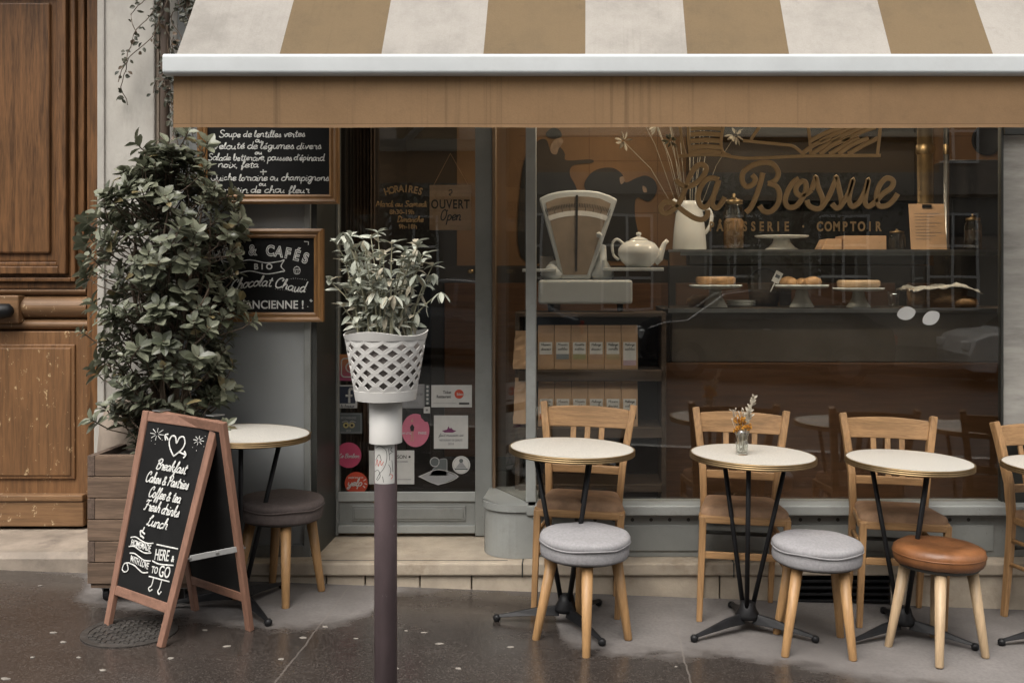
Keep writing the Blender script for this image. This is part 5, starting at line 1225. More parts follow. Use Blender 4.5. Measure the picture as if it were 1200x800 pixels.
# ------------------------------------------------------------------ sandwich board
Wv = Vector((.335, -.243, 0)); Dv = Vector((.275, .222, 0)); Wn = Wv.normalized(); Wl = Wv.length
Cs = Vector((-1.685, 4.333, gz(-1.685)))
sb = thing('sandwich_board', 'folding blackboard pavement sign in a reddish wood frame with chalk menu', 'sandwich board', Cs)
Hs = .875
def SP(a, b_, z):            # a: -1..1 across, b_: -1 front .. 1 back
    x = Cs.x+Wv.x*a/2
    p = Wv*(a/2)+Dv*(b_/2); return Vector((p.x, p.y, z+(gz(Cs.x+p.x)-Cs.z)*(1-z/Hs)))
def leaf_face(b0):           # one hinged leaf: basis of its plane
    o = SP(-1, b0, 0); x = SP(1, b0, 0)-o; y = SP(-1, .06*b0, Hs)-o; return o, x, y
wd, tk_ = .034, .022
for b0, nm in ((-1, 'front_leaf'), (1, 'back_leaf')):
    o, x, y = leaf_face(b0); Lx = x.length; Ly = y.length
    Mx = basis(o, x, y)
    def _t(o_):
        if b0 == 1: o_.data.name += '_back'
        return o_
    def rect(x0, x1, y0, y1, z0=-tk_/2, z1=tk_/2): return MB().prism([(x0, y0), (x1, y0), (x1, y1), (x0, y1)], z0, z1, Mx)
    for x0, x1 in ((0, wd), (Lx-wd, Lx)): _t(rect(x0, x1, 0, Ly).build('leg', M['sign_wood'], sb, bev=.003))
    _t(rect(wd, Lx-wd, Ly-.042, Ly, -tk_/2+.002, tk_/2-.002).build('top_rail', M['sign_wood_h'], sb, bev=.003))
    _t(rect(wd, Lx-wd, .125, .163, -tk_/2+.002, tk_/2-.002).build('bottom_rail', M['sign_wood_h'], sb, bev=.003))
    pn = _t(rect(wd-.004, Lx-wd+.004, .160, Ly-.04, -.004, .004).build('blackboard', M['board'], sb))
    if b0 == -1:
        SM = Mx @ Matrix.Translation((0, 0, .0048)); x0, x1, y0, y1 = wd, Lx-wd, .163, Ly-.042; pw, ph = x1-x0, y1-y0
        def q(u, v): return (x0+pw*u, y0+ph*v)
        def lines(ls, wdt, raw=False): return strokes_mesh([[q(*p) for p in l] for l in ls], SM, wdt, .3, raw)
        ms_ = []
        for s_, u0, u1, v, xh in (('Breakfast', .28, .78, .725, .031), ('Cakes & Pastries', .15, .87, .64, .031), ('Coffee & tea', .25, .80, .555, .031), ('Fresh drinks', .22, .83, .475, .031), ('Lunch', .32, .68, .39, .031)):
            a = q(u0, v); b_ = q(u1, v); ms_.append(strokes_mesh(script(s_, a[0], b_[0], a[1], xh*ph, .3), SM, .0064, .3))
        ms_.append(lines([[(.53, .815), (.45, .855), (.41, .895), (.43, .93), (.49, .93), (.53, .895), (.56, .93), (.62, .935), (.66, .90), (.63, .86), (.53, .815)], [(.39, .905), (.34, .925)], [(.35, .90), (.325, .93), (.37, .94)], [(.60, .845), (.71, .835)], [(.68, .855), (.72, .835), (.69, .815)]], .0074))
        for cx2, cy2, r_ in ((.19, .93, .038), (.86, .93, .028)):
            ms_.append(lines([[(cx2+.1*r_/.035*math.cos(k*math.pi/4)*.25, cy2+r_*.3*math.sin(k*math.pi/4)), (cx2+.1*r_/.035*math.cos(k*math.pi/4), cy2+r_*math.sin(k*math.pi/4))] for k in range(8)], .003, True))
            ms_.append(lines([[(cx2+dx_, cy2+dy_), (cx2+dx_+.006, cy2+dy_)] for dx_, dy_ in ((.08, .03), (-.07, -.045), (.1, -.03), (.0, -.06))], .003, True))
        ms_.append(lines([[(.09, .295), (.18, .305), (.29, .293), (.4, .287), (.51, .297)], [(.09, .24), (.18, .25), (.29, .238), (.4, .23), (.51, .24)], [(.13, .205), (.22, .21), (.32, .198), (.42, .188), (.53, .195)], [(.14, .148), (.26, .143), (.34, .13), (.44, .118), (.53, .128)], [(.14, .148), (.07, .135), (.05, .10), (.11, .09), (.16, .11), (.12, .14)]], .0056))
        ms_.append(lines([[(.27, .315), (.24, .345), (.28, .35), (.3, .375)], [(.25, .35), (.33, .335)], [(.28, .32), (.33, .31)]], .008))
        for s_, u, v, cap_, sx_, rot in (('HOMEMADE', .30, .249, .036, .66, -2), ('WITH LOVE', .335, .152, .036, .66, -5), ('HERE', .71, .215, .062, .62, 6), ('&', .905, .225, .034, .8, 6), ('TO', .64, .134, .038, .75, 4), ('GO', .82, .128, .064, .72, 4)):
            a = q(u, v); ms_.append(text_mesh(s_, cap_*ph/.69, SM @ Matrix.Translation((*a, 0)) @ Matrix.Rotation(R(rot), 4, 'Z'), sx=sx_, off=.0006))
        ms_.append(lines([[(.57, .295), (.95, .302)], [(.56, .198), (.70, .192), (.94, .207)], [(.56, .108), (.94, .114)]], .006))
        ms_.append(lines([[(.65, .105), (.64, .062), (.60, .045), (.63, .03), (.67, .043)], [(.80, .108), (.795, .062), (.775, .045), (.81, .03), (.84, .048)]], .006))
        join_meshes('chalk_lettering', ms_, M['chalk'], sb)
for a in (-1, 1):
    k0 = .33*Hs/.875
    p0 = SP(a*1.03, -.60, .335); p1 = SP(a*1.03, .60, .345)
    br = MB().bar(p0, p1, .004, .024, up=(0, 0, 1)); br.build('brace', M['zinc'], sb, bev=.002)
    for p in (p0, p1, (p0+p1)/2): MB().lathe([(0, -.004), (.007, -.003), (.007, .003), (0, .004)], p, 12).build('bolt', M['steel'], sb)
for a in (-.7, .7): MB().bar(SP(a-.1, 0, Hs+.006), SP(a+.1, 0, Hs+.006), .05, .004).build('hinge', M['steel'], sb)

for o in sb.children:
    if o.type == 'MESH':
        for v_ in o.data.vertices:
            p_ = Vector((v_.co.x, v_.co.y, 0)); a01 = min(1.1, max(-.1, p_.dot(Wn)/Wl+.5)); q_ = max(0, v_.co.z)/Hs; bk_ = 0 if '_back' in o.data.name else 1; v_.co += Vector((.062, .03, 0))*a01*q_*(1 if bk_ else .15)

# ------------------------------------------------------------------ bistro tables
def make_table():
    t = thing('bistro_table', '', 'table', group='round bistro tables')
    r, h = .2725, .762
    tp_ = MB().lathe([(0, h-.026), (r-.012, h-.026), (r-.004, h-.022), (r-.004, h-.004), (r-.008, h), (0, h)], seg=64).build('tabletop', M['table_top'], t); 
    rim = MB(); prof = []
    for i in range(3):
        z = h-.025+i*.0085
        for k in range(6): a = R(-80+k*32); prof.append((r-.003+.0042*math.cos(a), z+.0042+.0042*math.sin(a)))
    prof += [(r-.006, h+.0006), (r-.006, h-.026)]
    rim.lathe(prof+[prof[0]], seg=64, cap=False); rim.build('rim', M['brass'], tp_, smooth=True)
    MB().lathe([(0, h-.036), (.17, h-.036), (.17, h-.027), (0, h-.027)], seg=32).build('underplate', M['black_iron'], t)
    MB().lathe([(0, .052), (.05, .055), (.052, .072), (.036, .10), (.030, .125), (0, .128)], seg=24).build('hub', M['black_iron'], t, smooth=True)
    return t
def table_legs(t, rod0, foot0):
    for k in range(3):
        a = R(rod0+120*k); MB().tube([(.024*math.cos(a), .024*math.sin(a), .10), (.158*math.cos(a), .158*math.sin(a), .728)], .0105, 10).build('rod', M['black_iron'], t, smooth=True)
        a = R(foot0+120*k); c, s_ = math.cos(a), math.sin(a)
        pr = [(.03, .058, .034, .042), (.12, .052, .034, .032), (.22, .036, .026, .018), (.292, .024, .016, .012)]
        mb = MB(); vs = []
        for d, z, w2, h2 in pr:
            for sw, zz in ((-1, -.5), (1, -.5), (.35, .5), (-.35, .5)): vs.append((c*d-s_*sw*w2/2*1.3, s_*d+c*sw*w2/2*1.3, z+zz*h2))
        mb.add(vs, [(i*4+m, i*4+(m+1) % 4, i*4+4+(m+1) % 4, i*4+4+m) for i in range(3) for m in range(4)]+[(3, 2, 1, 0), (12, 13, 14, 15)])
        ft = mb.build('foot', M['black_iron'], t, bev=.003)
        MB().lathe([(0, 0), (.010, .001), (.0165, .009), (.0165, .022), (.009, .030), (0, .031)], (c*.298, s_*.298, 0), 16).build('glide', M['black_iron'], ft, smooth=True)
tabs = [(670.5, 4.56, 180, 181, 'round bistro table with a brass rim behind the left grey stool'), (882.5, 4.56, 15, -25, 'round bistro table carrying the little glass of dried flowers'),
        (1065.5, 4.56, 40, -30, 'round bistro table with a brass rim behind the brown leather stool'), (1251, 4.56, 160, 195, 'round bistro table cut off by the right edge of the picture'), (289, 4.62, 40, -50, 'round bistro table half hidden behind the sandwich board')]
proto_t = make_table(); TT = []
for i, (u, Y, ra, fa, lb) in enumerate(tabs):
    t = proto_t if i == 0 else copy_tree(proto_t)
    TT.append((t, u, Y, ra, fa, lb))
for t, u, Y, ra, fa, lb in TT:
    x = pxx(u, Y)-.028; t.location = (x, Y, gz(x)); t['label'] = lb; t.rotation_euler = (0, math.atan(.037), 0)
    table_legs(t, ra, fa)

# ------------------------------------------------------------------ stools
def make_stool(name, cushion, legm, label, puffy=0):
    t = thing(name, label, 'stool')
    r, h = .188, .452
    if puffy == 0:      # loose fabric cover, sagging at the hem
        mb = MB(); seg = 72; prof = [(.0, h), (r*.6, h), (r*.86, h-.003), (r*.96, h-.009), (r*1.0, h-.020), (r*1.0, h-.032), (r*.972, h-.041), (r*.985, h-.058), (r*.982, h-.082), (r*.96, h-.092), (r*.9, h-.093)]
        vs = []; k = len(prof)
        for i in range(seg):
            a = 2*math.pi*i/seg
            for j, (q, z) in enumerate(prof):
                w1 = mnoise.noise(Vector((math.cos(a)*2.2, math.sin(a)*2.2, z*9+3)))
                q2 = q*(1+(.012*w1 if j > 3 else .0)); z2 = z+(.006*mnoise.noise(Vector((math.cos(a)*1.5, math.sin(a)*1.5, q*6))) if j else 0)
                vs.append((q2*math.cos(a), q2*math.sin(a), z2))
        fs = [(i*k+m, ((i+1) % seg)*k+m, ((i+1) % seg)*k+m+1, i*k+m+1) for i in range(seg) for m in range(k-1)]
        mb.add(vs, fs); c = mb.build('cushion', cushion, t, smooth=True)
        sm_ = MB().tube([(r*.995*math.cos(2*math.pi*i/60), r*.995*math.sin(2*math.pi*i/60), h-.036+.003*math.sin(i*.5)) for i in range(60)], .0035, 6, closed=True).build('seam', cushion, c, smooth=True)
    else:
        mb = MB(); seg = 72; prof = [(0, h-.008), (r*.35, h-.008), (r*.6, h-.004), (r*.85, h-.006), (r*.97, h-.018), (r*1.0, h-.036), (r*.985, h-.062), (r*.94, h-.082), (r*.86, h-.086)]
        vs = []; k = len(prof)
        for i in range(seg):
            a = 2*math.pi*i/seg
            for j, (q, z) in enumerate(prof):
                z2 = z+(.006*mnoise.noise(Vector((math.cos(a)*1.3*q/r, math.sin(a)*1.3*q/r, 2.5)))+.004*mnoise.noise(Vector((math.cos(a)*4*q/r, math.sin(a)*4*q/r, 7))) if j else 0)
                vs.append((q*math.cos(a), q*math.sin(a), z2))
        mb.add(vs, [(i*k+m, ((i+1) % seg)*k+m, ((i+1) % seg)*k+m+1, i*k+m+1) for i in range(seg) for m in range(k-1)]); c = mb.build('cushion', cushion, t, smooth=True)
        MB().tube([(r*1.0*math.cos(2*math.pi*i/60), r*1.0*math.sin(2*math.pi*i/60), h-.040) for i in range(60)], .0022, 6, closed=True).build('seam', cushion, c, smooth=True)
    zt_ = h-(.090 if puffy == 0 else .083)
    MB().lathe([(0, zt_-.012), (r*.86, zt_-.012), (r*.9, zt_), (0, zt_)], seg=40).build('seat_board', M['dark_paint'], t)
    for k in range(4):
        a = R(45+90*k); c_, s_ = math.cos(a), math.sin(a)
        MB().tube([(.192*c_, .192*s_, 0), (.192*c_, .192*s_, .004), (.13*c_, .13*s_, zt_-.006)], 1, 16, scales=[.0145, .0165, .0245]).build('leg', legm, t, smooth=True)
    return t
s1 = make_stool('stool', M['grey_felt'], M['stool_leg'], 'round stool with a grey felt cover and pale legs before the left table')
s2 = copy_tree(s1); s2['label'] = 'round stool with a grey felt cover beside the table with the dried flowers'
s3 = make_stool('stool', M['leather'], M['pale_beech'], 'round stool with a shiny brown leather seat and bleached legs', 1)
s4 = make_stool('stool', M['dark_felt'], M['stool_leg'], 'round stool with a dark brown cover behind the sandwich board')
for o in (s1, s2): o['group'] = 'grey covered stools'
for o, u, Y, rz in ((s1, 687, 4.365, -40), (s2, 958, 4.385, -3), (s3, 1102, 4.375, 30), (s4, 331, 4.80, -20)):
    x = pxx(u, Y)-.0165; o.location = (x, Y, gz(x)); o.rotation_euler = (0, math.atan(.037), R(rz))

# ------------------------------------------------------------------ chairs
def make_chair():
    t = thing('wooden_chair', '', 'chair', group='beech bistro chairs along the window')
    hs = .475
    fw_, bw2 = .185, .165; yf, yb = -.155, .145
    wd_, wh = M['beech'], M['beech_h']
    for s_ in (-1, 1):
        MB().sweep([(s_*fw_, yf, 0), (s_*fw_, yf, hs-.01)], [(-.015, -.015), (.015, -.015), (.015, .015), (-.015, .015)], up=Vector((0, 1, 0)), scales=[.85, 1.05]).build('leg', wd_, t, bev=.004)
        pts = [(s_*bw2, yb+.03, 0), (s_*bw2, yb+.008, .28), (s_*bw2, yb, .46), (s_*(bw2+.010), yb+.012, .62), (s_*(bw2+.035), yb+.05, .80), (s_*(bw2+.050), yb+.075, .895)]
        MB().sweep(pts, [(-.015, -.018), (.015, -.018), (.015, .018), (-.015, .018)], up=Vector((0, 1, 0)), scales=[.8, 1, 1.05, 1.1, 1.15, 1.1]).build('back_post', wd_, t, bev=.005)
        MB().tube([(s_*fw_, yf, .25), (s_*(bw2), yb+.012, .25)], .0095, 10).build('stretcher', wd_, t, smooth=True)
        MB().tube([(s_*fw_, yf, .36), (s_*(bw2), yb+.006, .36)], .0095, 10).build('stretcher', wd_, t, smooth=True)
    MB().bar((-fw_, yf, .295), (fw_, yf, .295), .017, .03, up=(0, 0, 1)).build('stretcher', wh, t, bev=.003)
    MB().tube([(-bw2, yb+.01, .32), (bw2, yb+.01, .32)], .0095, 10).build('stretcher', M['dark_paint'], t, smooth=True)
    # seat: trapezoid frame with rounded front and a domed cover
    def outline(g, n=8):
        pts = []
        x0, x1, y0, y1 = fw_+.018+g, bw2+.004+g, yf-.022-g, yb+.012
        rc = .05
        for k in range(n+1): a = R(180+90*k/n); pts.append((-x0+rc+rc*math.cos(a), y0+rc+rc*math.sin(a)))
        for k in range(n+1): a = R(270+90*k/n); pts.append((x0-rc+rc*math.cos(a), y0+rc+rc*math.sin(a)))
        pts += [(x1, y1-.02), (x1-.012, y1), (-x1+.012, y1), (-x1, y1-.02)]; return pts
    st_ = MB().prism(outline(0), hs-.038, hs-.004).build('seat', wh, t, bev=.008, seg=3)
    out = outline(-.008); c = Vector((0, sum(p[1] for p in out)/len(out))); mb = MB(); vs = []; rings = [(1, 0), (.995, .014), (.95, .026), (.80, .036), (.5, .042), (.2, .043)]
    for k, dz_ in rings:
        for x, y in out: vs.append((c.x+(x-c.x)*k, c.y+(y-c.y)*k, hs-.004+dz_))
    m_ = len(out); fs = [(r_*m_+i, r_*m_+(i+1) % m_, (r_+1)*m_+(i+1) % m_, (r_+1)*m_+i) for r_ in range(len(rings)-1) for i in range(m_)]+[tuple(range((len(rings)-1)*m_, len(rings)*m_))]
    mb.add(vs, fs); mb.build('cushion', M['velvet'], st_, smooth=True)
    # back: curved top rail, lower rail, three slats
    def rail(z0, z1, half, y, bow, th=.02, n=10):
        mb = MB(); vs = []
        for i in range(n+1):
            t_ = i/n*2-1; x = half*t_; b_ = bow*(1-t_*t_); arch = .010*(1-t_*t_) if z0 > .75 else 0
            for dy, z in ((-th/2, z0), (th/2, z0), (th/2, z1+arch), (-th/2, z1+arch)): vs.append((x, y(z)+b_+dy, z))
        mb.add(vs, [(i*4+m, i*4+(m+1) % 4, i*4+4+(m+1) % 4, i*4+4+m) for i in range(n) for m in range(4)]+[(3, 2, 1, 0), tuple(n*4+m for m in range(4))]); return mb
    yy = lambda z: yb+.012+(max(0, z-.6))*.225
    tr_ = rail(.785, .872, bw2+.028, yy, .018).build('top_rail', wh, t, bev=.004)
    rail(.575, .612, bw2+.003, yy, .010).build('lower_rail', wh, t, bev=.004)
    for x in (-.068, 0, .068):
        MB().bar((x*.95, yy(.6)+.009, .605), (x, yy(.79)+.016, .795), .026, .010, up=(0, 1, 0)).build('back_slat', wd_, t, bev=.002)
    return t
c0 = make_chair()
chs = [(685.5, 4.81, -4, 'beech chair with a brown padded seat behind the left grey stool, nearest the door'), (873, 4.80, -3, 'beech chair with a brown padded seat behind the table with the dried flowers'),
       (1054, 4.80, -2, 'beech chair with a brown padded seat behind the brown leather stool'), (1251, 4.78, 20, 'beech chair turned sideways and cut off by the right edge of the picture')]
CH = [c0]+[copy_tree(c0) for _ in chs[1:]]
for o, (u, Y, rz, lb) in zip(CH, chs):
    x = pxx(u, Y)-.031; o.location = (x, Y, gz(x)); o.rotation_euler = (0, math.atan(.037), R(rz)); o['label'] = lb

# ------------------------------------------------------------------ glass of dried flowers
t2 = TT[1][0]; xv = pxx(869.5, 4.53); zv = gz(t2.location.x)+.762-.037*(xv-t2.location.x)+.0008
vz = thing('flower_vase', 'small ribbed glass vase on the second round table', 'vase', (xv, 4.53, zv))
MB().lathe([(0, .002), (.024, 0), (.0265, .004), (.026, .02), (.029, .06), (.031, .085), (.033, .108), (.031, .108), (.0285, .08), (.0265, .05), (.024, .012), (0, .009)], seg=32, cap=False).build('vase_body', M['clear'], vz, smooth=True)
MB().lathe([(0, .010), (.0238, .011), (.0262, .045), (0, .0455)], seg=28).build('water', glass_mat('water', (.96, .97, .95), 1, .05), vz, smooth=True)
bq = thing('dried_bouquet', 'small bunch of yellow flowers and a feathery white dried stem in the vase', 'flowers', (xv, 4.53, zv+.012))
rr = random.Random(9); ye = MB(); wh_ = MB(); sg_ = MB()
for i in range(34):
    a = rr.uniform(0, 2*math.pi); q = .034*rr.random()**.5; p = Vector((q*math.cos(a), q*math.sin(a), .112+rr.uniform(-.02, .035)))
    sg_.tube([(p.x*.3, p.y*.3, .005), p], .0009, 4)
    for k in range(16):
        d = Vector((rr.gauss(0, 1), rr.gauss(0, 1), rr.gauss(.3, 1))).normalized(); ye.leaf(p, d, Vector((rr.random(), .3, rr.random())), rr.uniform(.009, .016), .010)
sg_.tube([(0, 0, .0), (.02, 0, .12), (.048, .0, .225)], .0012, 5)
for i in range(70):
    t = rr.uniform(.42, 1.0); p = Vector((.002+.05*t**1.4, 0, .235*t)); d = Vector((rr.gauss(.15, .7), rr.gauss(0, .6), rr.uniform(.5, 1.2))).normalized()
    wh_.leaf(p, d, Vector((0, -1, .2)), rr.uniform(.020, .034)*(1.25-.6*t), .010)
for i in range(26):
    p = Vector((rr.uniform(-.045, .02), rr.uniform(-.02, .02), .135+rr.uniform(0, .045))); d = Vector((rr.gauss(-.3, .6), rr.gauss(0, .5), 1)).normalized()
    sg_.tube([(0, 0, .02), p], .0008, 4); wh_.leaf(p, d, Vector((0, -1, .2)), rr.uniform(.010, .02), .006)
ye.build('yellow_flowers', M['yellow'], bq); wh_.build('white_plumes', M['dried'], bq); sg_.build('stems', M['dried'], bq)

# ------------------------------------------------------------------ street post with the white basket
YP_ = 2.85; xp = pxx(452, YP_)
zg_ = gz(xp); rp = 13.2*YP_/F
po = thing('street_post', 'slim purple brown street post standing in front of the shop door', 'post', (xp, YP_, zg_))
MB().lathe([(0, -.1), (rp, -.1), (rp, 1.16), (rp*.8, 1.19), (0, 1.2)], seg=32).build('post', M['pole'], po, smooth=True)
MB().lathe([(rp*1.02, 0), (rp*1.35, 0), (rp*1.3, .03), (rp*1.02, .04)], seg=32).build('base_collar', M['pole'], po, smooth=True)
# scribbled sticker wrapped on the post
zs0, zs1 = pzz(567, YP_-rp)-zg_, pzz(521, YP_-rp)-zg_
mb = MB(); vs = []; a0, a1 = R(-148), R(-30); na = 16; r2 = rp+.0006
for i in range(na+1):
    a = a0+(a1-a0)*i/na
    for rr_, z in ((rp-.001, zs0), (r2, zs0), (r2, zs1), (rp-.001, zs1)): vs.append((rr_*math.cos(a), rr_*math.sin(a), z))
mb.add(vs, [(i*4+m, i*4+(m+1) % 4, i*4+4+(m+1) % 4, i*4+4+m) for i in range(na) for m in range(4)]+[(3, 2, 1, 0), tuple(na*4+m for m in range(4))])
stk = thing('post_sticker', 'white sticker with black and red scribbles wrapped on the post', 'sticker', (xp, YP_, zg_))
mb.build('backing', K['white'], stk)
def wrap(strokes, width, mat, name):
    cu_ = bpy.data.curves.new('w', 'CURVE'); cu_.dimensions = '3D'; cu_.bevel_depth = width/2; cu_.bevel_resolution = 1
    for st_ in strokes:
        pts = cr(st_, 6); sp_ = cu_.splines.new('POLY'); sp_.points.add(len(pts)-1)
        for i, p in enumerate(pts):
            a = a0+(a1-a0)*p.x; z = zs0+(zs1-zs0)*p.y; r_ = r2+.0001
            sp_.points[i].co = (r_*math.cos(a), r_*math.sin(a), z, 1)
    join_meshes(name, [mesh_from_curve(cu_, Matrix.Identity(4))], mat, stk)
wrap([[(.1, .9), (.35, .97), (.6, .85), (.62, .6), (.5, .4), (.3, .25), (.15, .1)], [(.05, .3), (.25, .35), (.35, .2), (.2, .08)], [(.1, .6), (.3, .75), (.4, .6)], [(.7, .9), (.75, .6)], [(.72, .75), (.85, .8)], [(.7, .5), (.8, .35), (.72, .2)], [(.85, .6), (.9, .3)], [(.45, .2), (.5, .05)], [(.85, .93), (.8, .85), (.92, .8)]], .0014, M['dark_ink'], 'black_scribble')
wrap([[(.1, .45), (.2, .62), (.25, .45), (.35, .6), (.4, .48), (.5, .58)], [(.12, .5), (.5, .47)], [(.75, .25), (.9, .2), (.8, .12)], [(.03, .03), (.97, .03)]], .0016, K['red'], 'red_scribble')

# the basket with its sleeve slipped over the post
pk_ = thing('post_basket', 'white perforated plastic plant basket with a sleeve slipped over the post top', 'basket', (xp, YP_, zg_))
zr = lambda v: pzz(v, YP_)-zg_
r_sl = 19*YP_/F
slv = MB().lathe([(r_sl*1.0, zr(518)), (r_sl*1.0, zr(464)), (r_sl*.95, zr(464)), (r_sl*.95, zr(518)), (r_sl*1.0, zr(518))], seg=40, cap=False).build('sleeve', M['plastic'], pk_, smooth=False)
slv.data.shade_smooth()
zb_, ztp = zr(466), zr(389); rbot, rtop = 34.5*YP_/F, 47.5*YP_/F
def bk_pt(a, t, off=0):
    r_ = rbot+(rtop-rbot)*t+off; return Vector((r_*math.cos(a), r_*math.sin(a), zb_+(ztp-zb_)*t))
N_ = 13; rows = 7; t0_, t1_ = .13, .90; ha = math.pi/N_; ht = (t1_-t0_)/(rows+1)
mb = MB()
for j in range(rows):
    tc = t0_+ht*(j+1)
    for i in range(N_):
        ac = 2*ha*i+(ha if j % 2 else 0)
        o_ = [bk_pt(ac-ha, tc), bk_pt(ac, tc-ht), bk_pt(ac+ha, tc), bk_pt(ac, tc+ht)]
        k_ = .60
        i_ = [bk_pt(ac-ha*k_, tc), bk_pt(ac, tc-ht*k_), bk_pt(ac+ha*k_, tc), bk_pt(ac, tc+ht*k_)]
        mb.add(o_+i_, [(m, (m+1) % 4, 4+(m+1) % 4, 4+m) for m in range(4)])
for i in range(N_):           # half lozenges closing the bottom and top rows
    ac = 2*ha*i+ha; mb.add([bk_pt(ac-ha, t0_+ht*0+ht*0), bk_pt(ac+ha, t0_), bk_pt(ac, t0_+ht)], [(0, 1, 2)])
    ac0 = 2*ha*i
    mb.add([bk_pt(ac0-ha, t0_), bk_pt(ac0, t0_), bk_pt(ac0+ha, t0_)], [])
    jt = t1_; at_ = 2*ha*i+(ha if (rows % 2) else 0)
    mb.add([bk_pt(at_-ha, jt), bk_pt(at_+ha, jt), bk_pt(at_, jt-ht)], [(0, 1, 2)])
S_ = 104
def band(t_lo, t_hi):
    n0 = len(mb.v); vs = [];
    for i in range(S_):
        a = 2*math.pi*i/S_
        wv = t_hi(a) if callable(t_hi) else t_hi
        vs += [bk_pt(a, t_lo), bk_pt(a, wv, .002 if callable(t_hi) else 0)]
    mb.add(vs, [(i*2, ((i+1) % S_)*2, ((i+1) % S_)*2+1, i*2+1) for i in range(S_)])
band(0, t0_); band(t1_, lambda a: 1.0+.035*math.sin(a*3+.6))
ob = mb.build('lattice', M['plastic'], pk_); sol = ob.modifiers.new('thick', 'SOLIDIFY'); sol.thickness = .003; sol.offset = 0
MB().lathe([(0, zb_-.0035), (rbot+.001, zb_-.0035), (rbot+.001, zb_), (0, zb_)], seg=48).build('bottom', M['plastic'], pk_)
MB().lathe([(0, zb_+.004), (rbot-.006, zb_+.004), (rbot+(rtop-rbot)*.83-.008, zb_+(ztp-zb_)*.83), (0, zb_+(ztp-zb_)*.85)], seg=40).build('liner', pmat('inner_pot', (.16, .14, .13), .8), pk_, smooth=True)
sg = thing('sage_plant', 'half wilted pale grey green plant growing out of the white post basket', 'plant', (xp, YP_, zg_+zb_+(ztp-zb_)*.82))
rr = random.Random(17); lv = MB(); lv.noheal = True; stm = MB(); hp = .30
stem_specs = []
for i in range(40):
    a = rr.uniform(0, 2*math.pi); r0 = .075*math.sqrt(rr.random()); H = rr.uniform(.13, .30); sp = rr.uniform(.1, .75)
    stem_specs.append((a, r0, H, sp))
stem_specs += [(R(180), .05, .17, 1.25), (R(-5), .05, .14, 1.5), (R(200), .03, .25, .5), (R(160), .02, .28, .35), (R(150), .01, .30, .12), (R(20), .03, .22, .6), (R(10), .02, .24, .7), (R(185), .07, .10, .9), (R(260), .06, .16, .6), (R(280), .06, .13, .7), (R(235), .06, .18, .5)]
for a, r0, H, sp in stem_specs:
    p0 = Vector((r0*math.cos(a), r0*math.sin(a)*.9, 0)); d = Vector((math.cos(a)*sp*.42, math.sin(a)*sp*.36, 1))
    pts = []
    for k in range(6):
        t = k/5; pts.append(p0+Vector((d.x*H*t*t*1.15, d.y*H*t*t, H*t)))
    stm.tube(pts, 1, 6, scales=[.0028, .0026, .0024, .002, .0017, .0012])
    wilt = rr.random() < .32
    npair = max(4, int(H/.024))
    for k in range(1, npair+1):
        t = k/npair; p = pts[min(5, int(t*5))].lerp(pts[min(5, int(t*5)+1)], t*5-int(t*5)) if t < 1 else pts[-1]
        rot = k*1.57+rr.uniform(-.4, .4)
        for s_ in (0, math.pi):
            if rr.random() < .1: continue
            q = rot+s_; el = rr.uniform(-.25, .65) if not wilt else rr.uniform(-1.5, -.6)
            dd = Vector((math.cos(q)*math.cos(el), math.sin(q)*math.cos(el), math.sin(el)))
            up_ = Vector((-math.cos(q)*math.sin(el), -math.sin(q)*math.sin(el), math.cos(el)))+Vector((rr.gauss(0, .35), rr.gauss(-.3, .35), 0))
            lv.leaf(p, dd, up_, rr.uniform(.030, .050)*(1.05-.3*t), rr.uniform(.012, .018), rr.uniform(.1, .6), .3)
    for k in range(4):
        q = rr.uniform(0, 6.28); dd = Vector((math.cos(q)*.9, math.sin(q)*.9, .55 if not wilt else -.6)); lv.leaf(pts[-1], dd, Vector((-math.cos(q)*.5, -math.sin(q)*.5, 1)), rr.uniform(.030, .045), .015, .25, .35)
lv.build('leaves', M['sage'], sg); stm.build('stems', pmat('sage_stem', (.26, .25, .17), .8), sg)

# ------------------------------------------------------------------ on the pavement: manhole cover, petals
mh = thing('manhole_cover', 'round worn iron manhole cover set in the wet pavement by the sign', 'manhole cover', (pxx(152, 4.26), 4.26, gz(pxx(152, 4.26))+.0005)); mh.rotation_euler = (0, math.atan(.037), 0)
MB().lathe([(.155, .001), (.182, .001), (.182, .004), (.155, .004), (.155, .001)], seg=48, cap=False).build('ring', M['iron_cover'], mh)
MB().lathe([(0, .001), (.152, .001), (.152, .002), (0, .002)], seg=48).build('plate', M['iron_cover'], mh)
g_ = MB()
for i in range(-5, 6):
    for j in range(-5, 6):
        if math.hypot(i+.5, j+.5) < 5.3: g_.box(i*.028+.003, i*.028+.025-(.008 if (i+j) % 2 else 0), j*.028+.003, j*.028+.025-(0 if (i+j) % 2 else .008), .002, .0058)
g_.build('tread', M['iron_cover'], mh, bev=.001)
spots_ = [(74, 752), (62, 741), (47, 686), (92, 770), (38, 770), (6, 795), (200, 771), (240, 738), (266, 757), (355, 747), (381, 734), (476, 739), (497, 741), (515, 754), (537, 783), (464, 783), (596, 718), (598, 758), (792, 781), (417, 748), (330, 772), (120, 785)]
rr = random.Random(77)
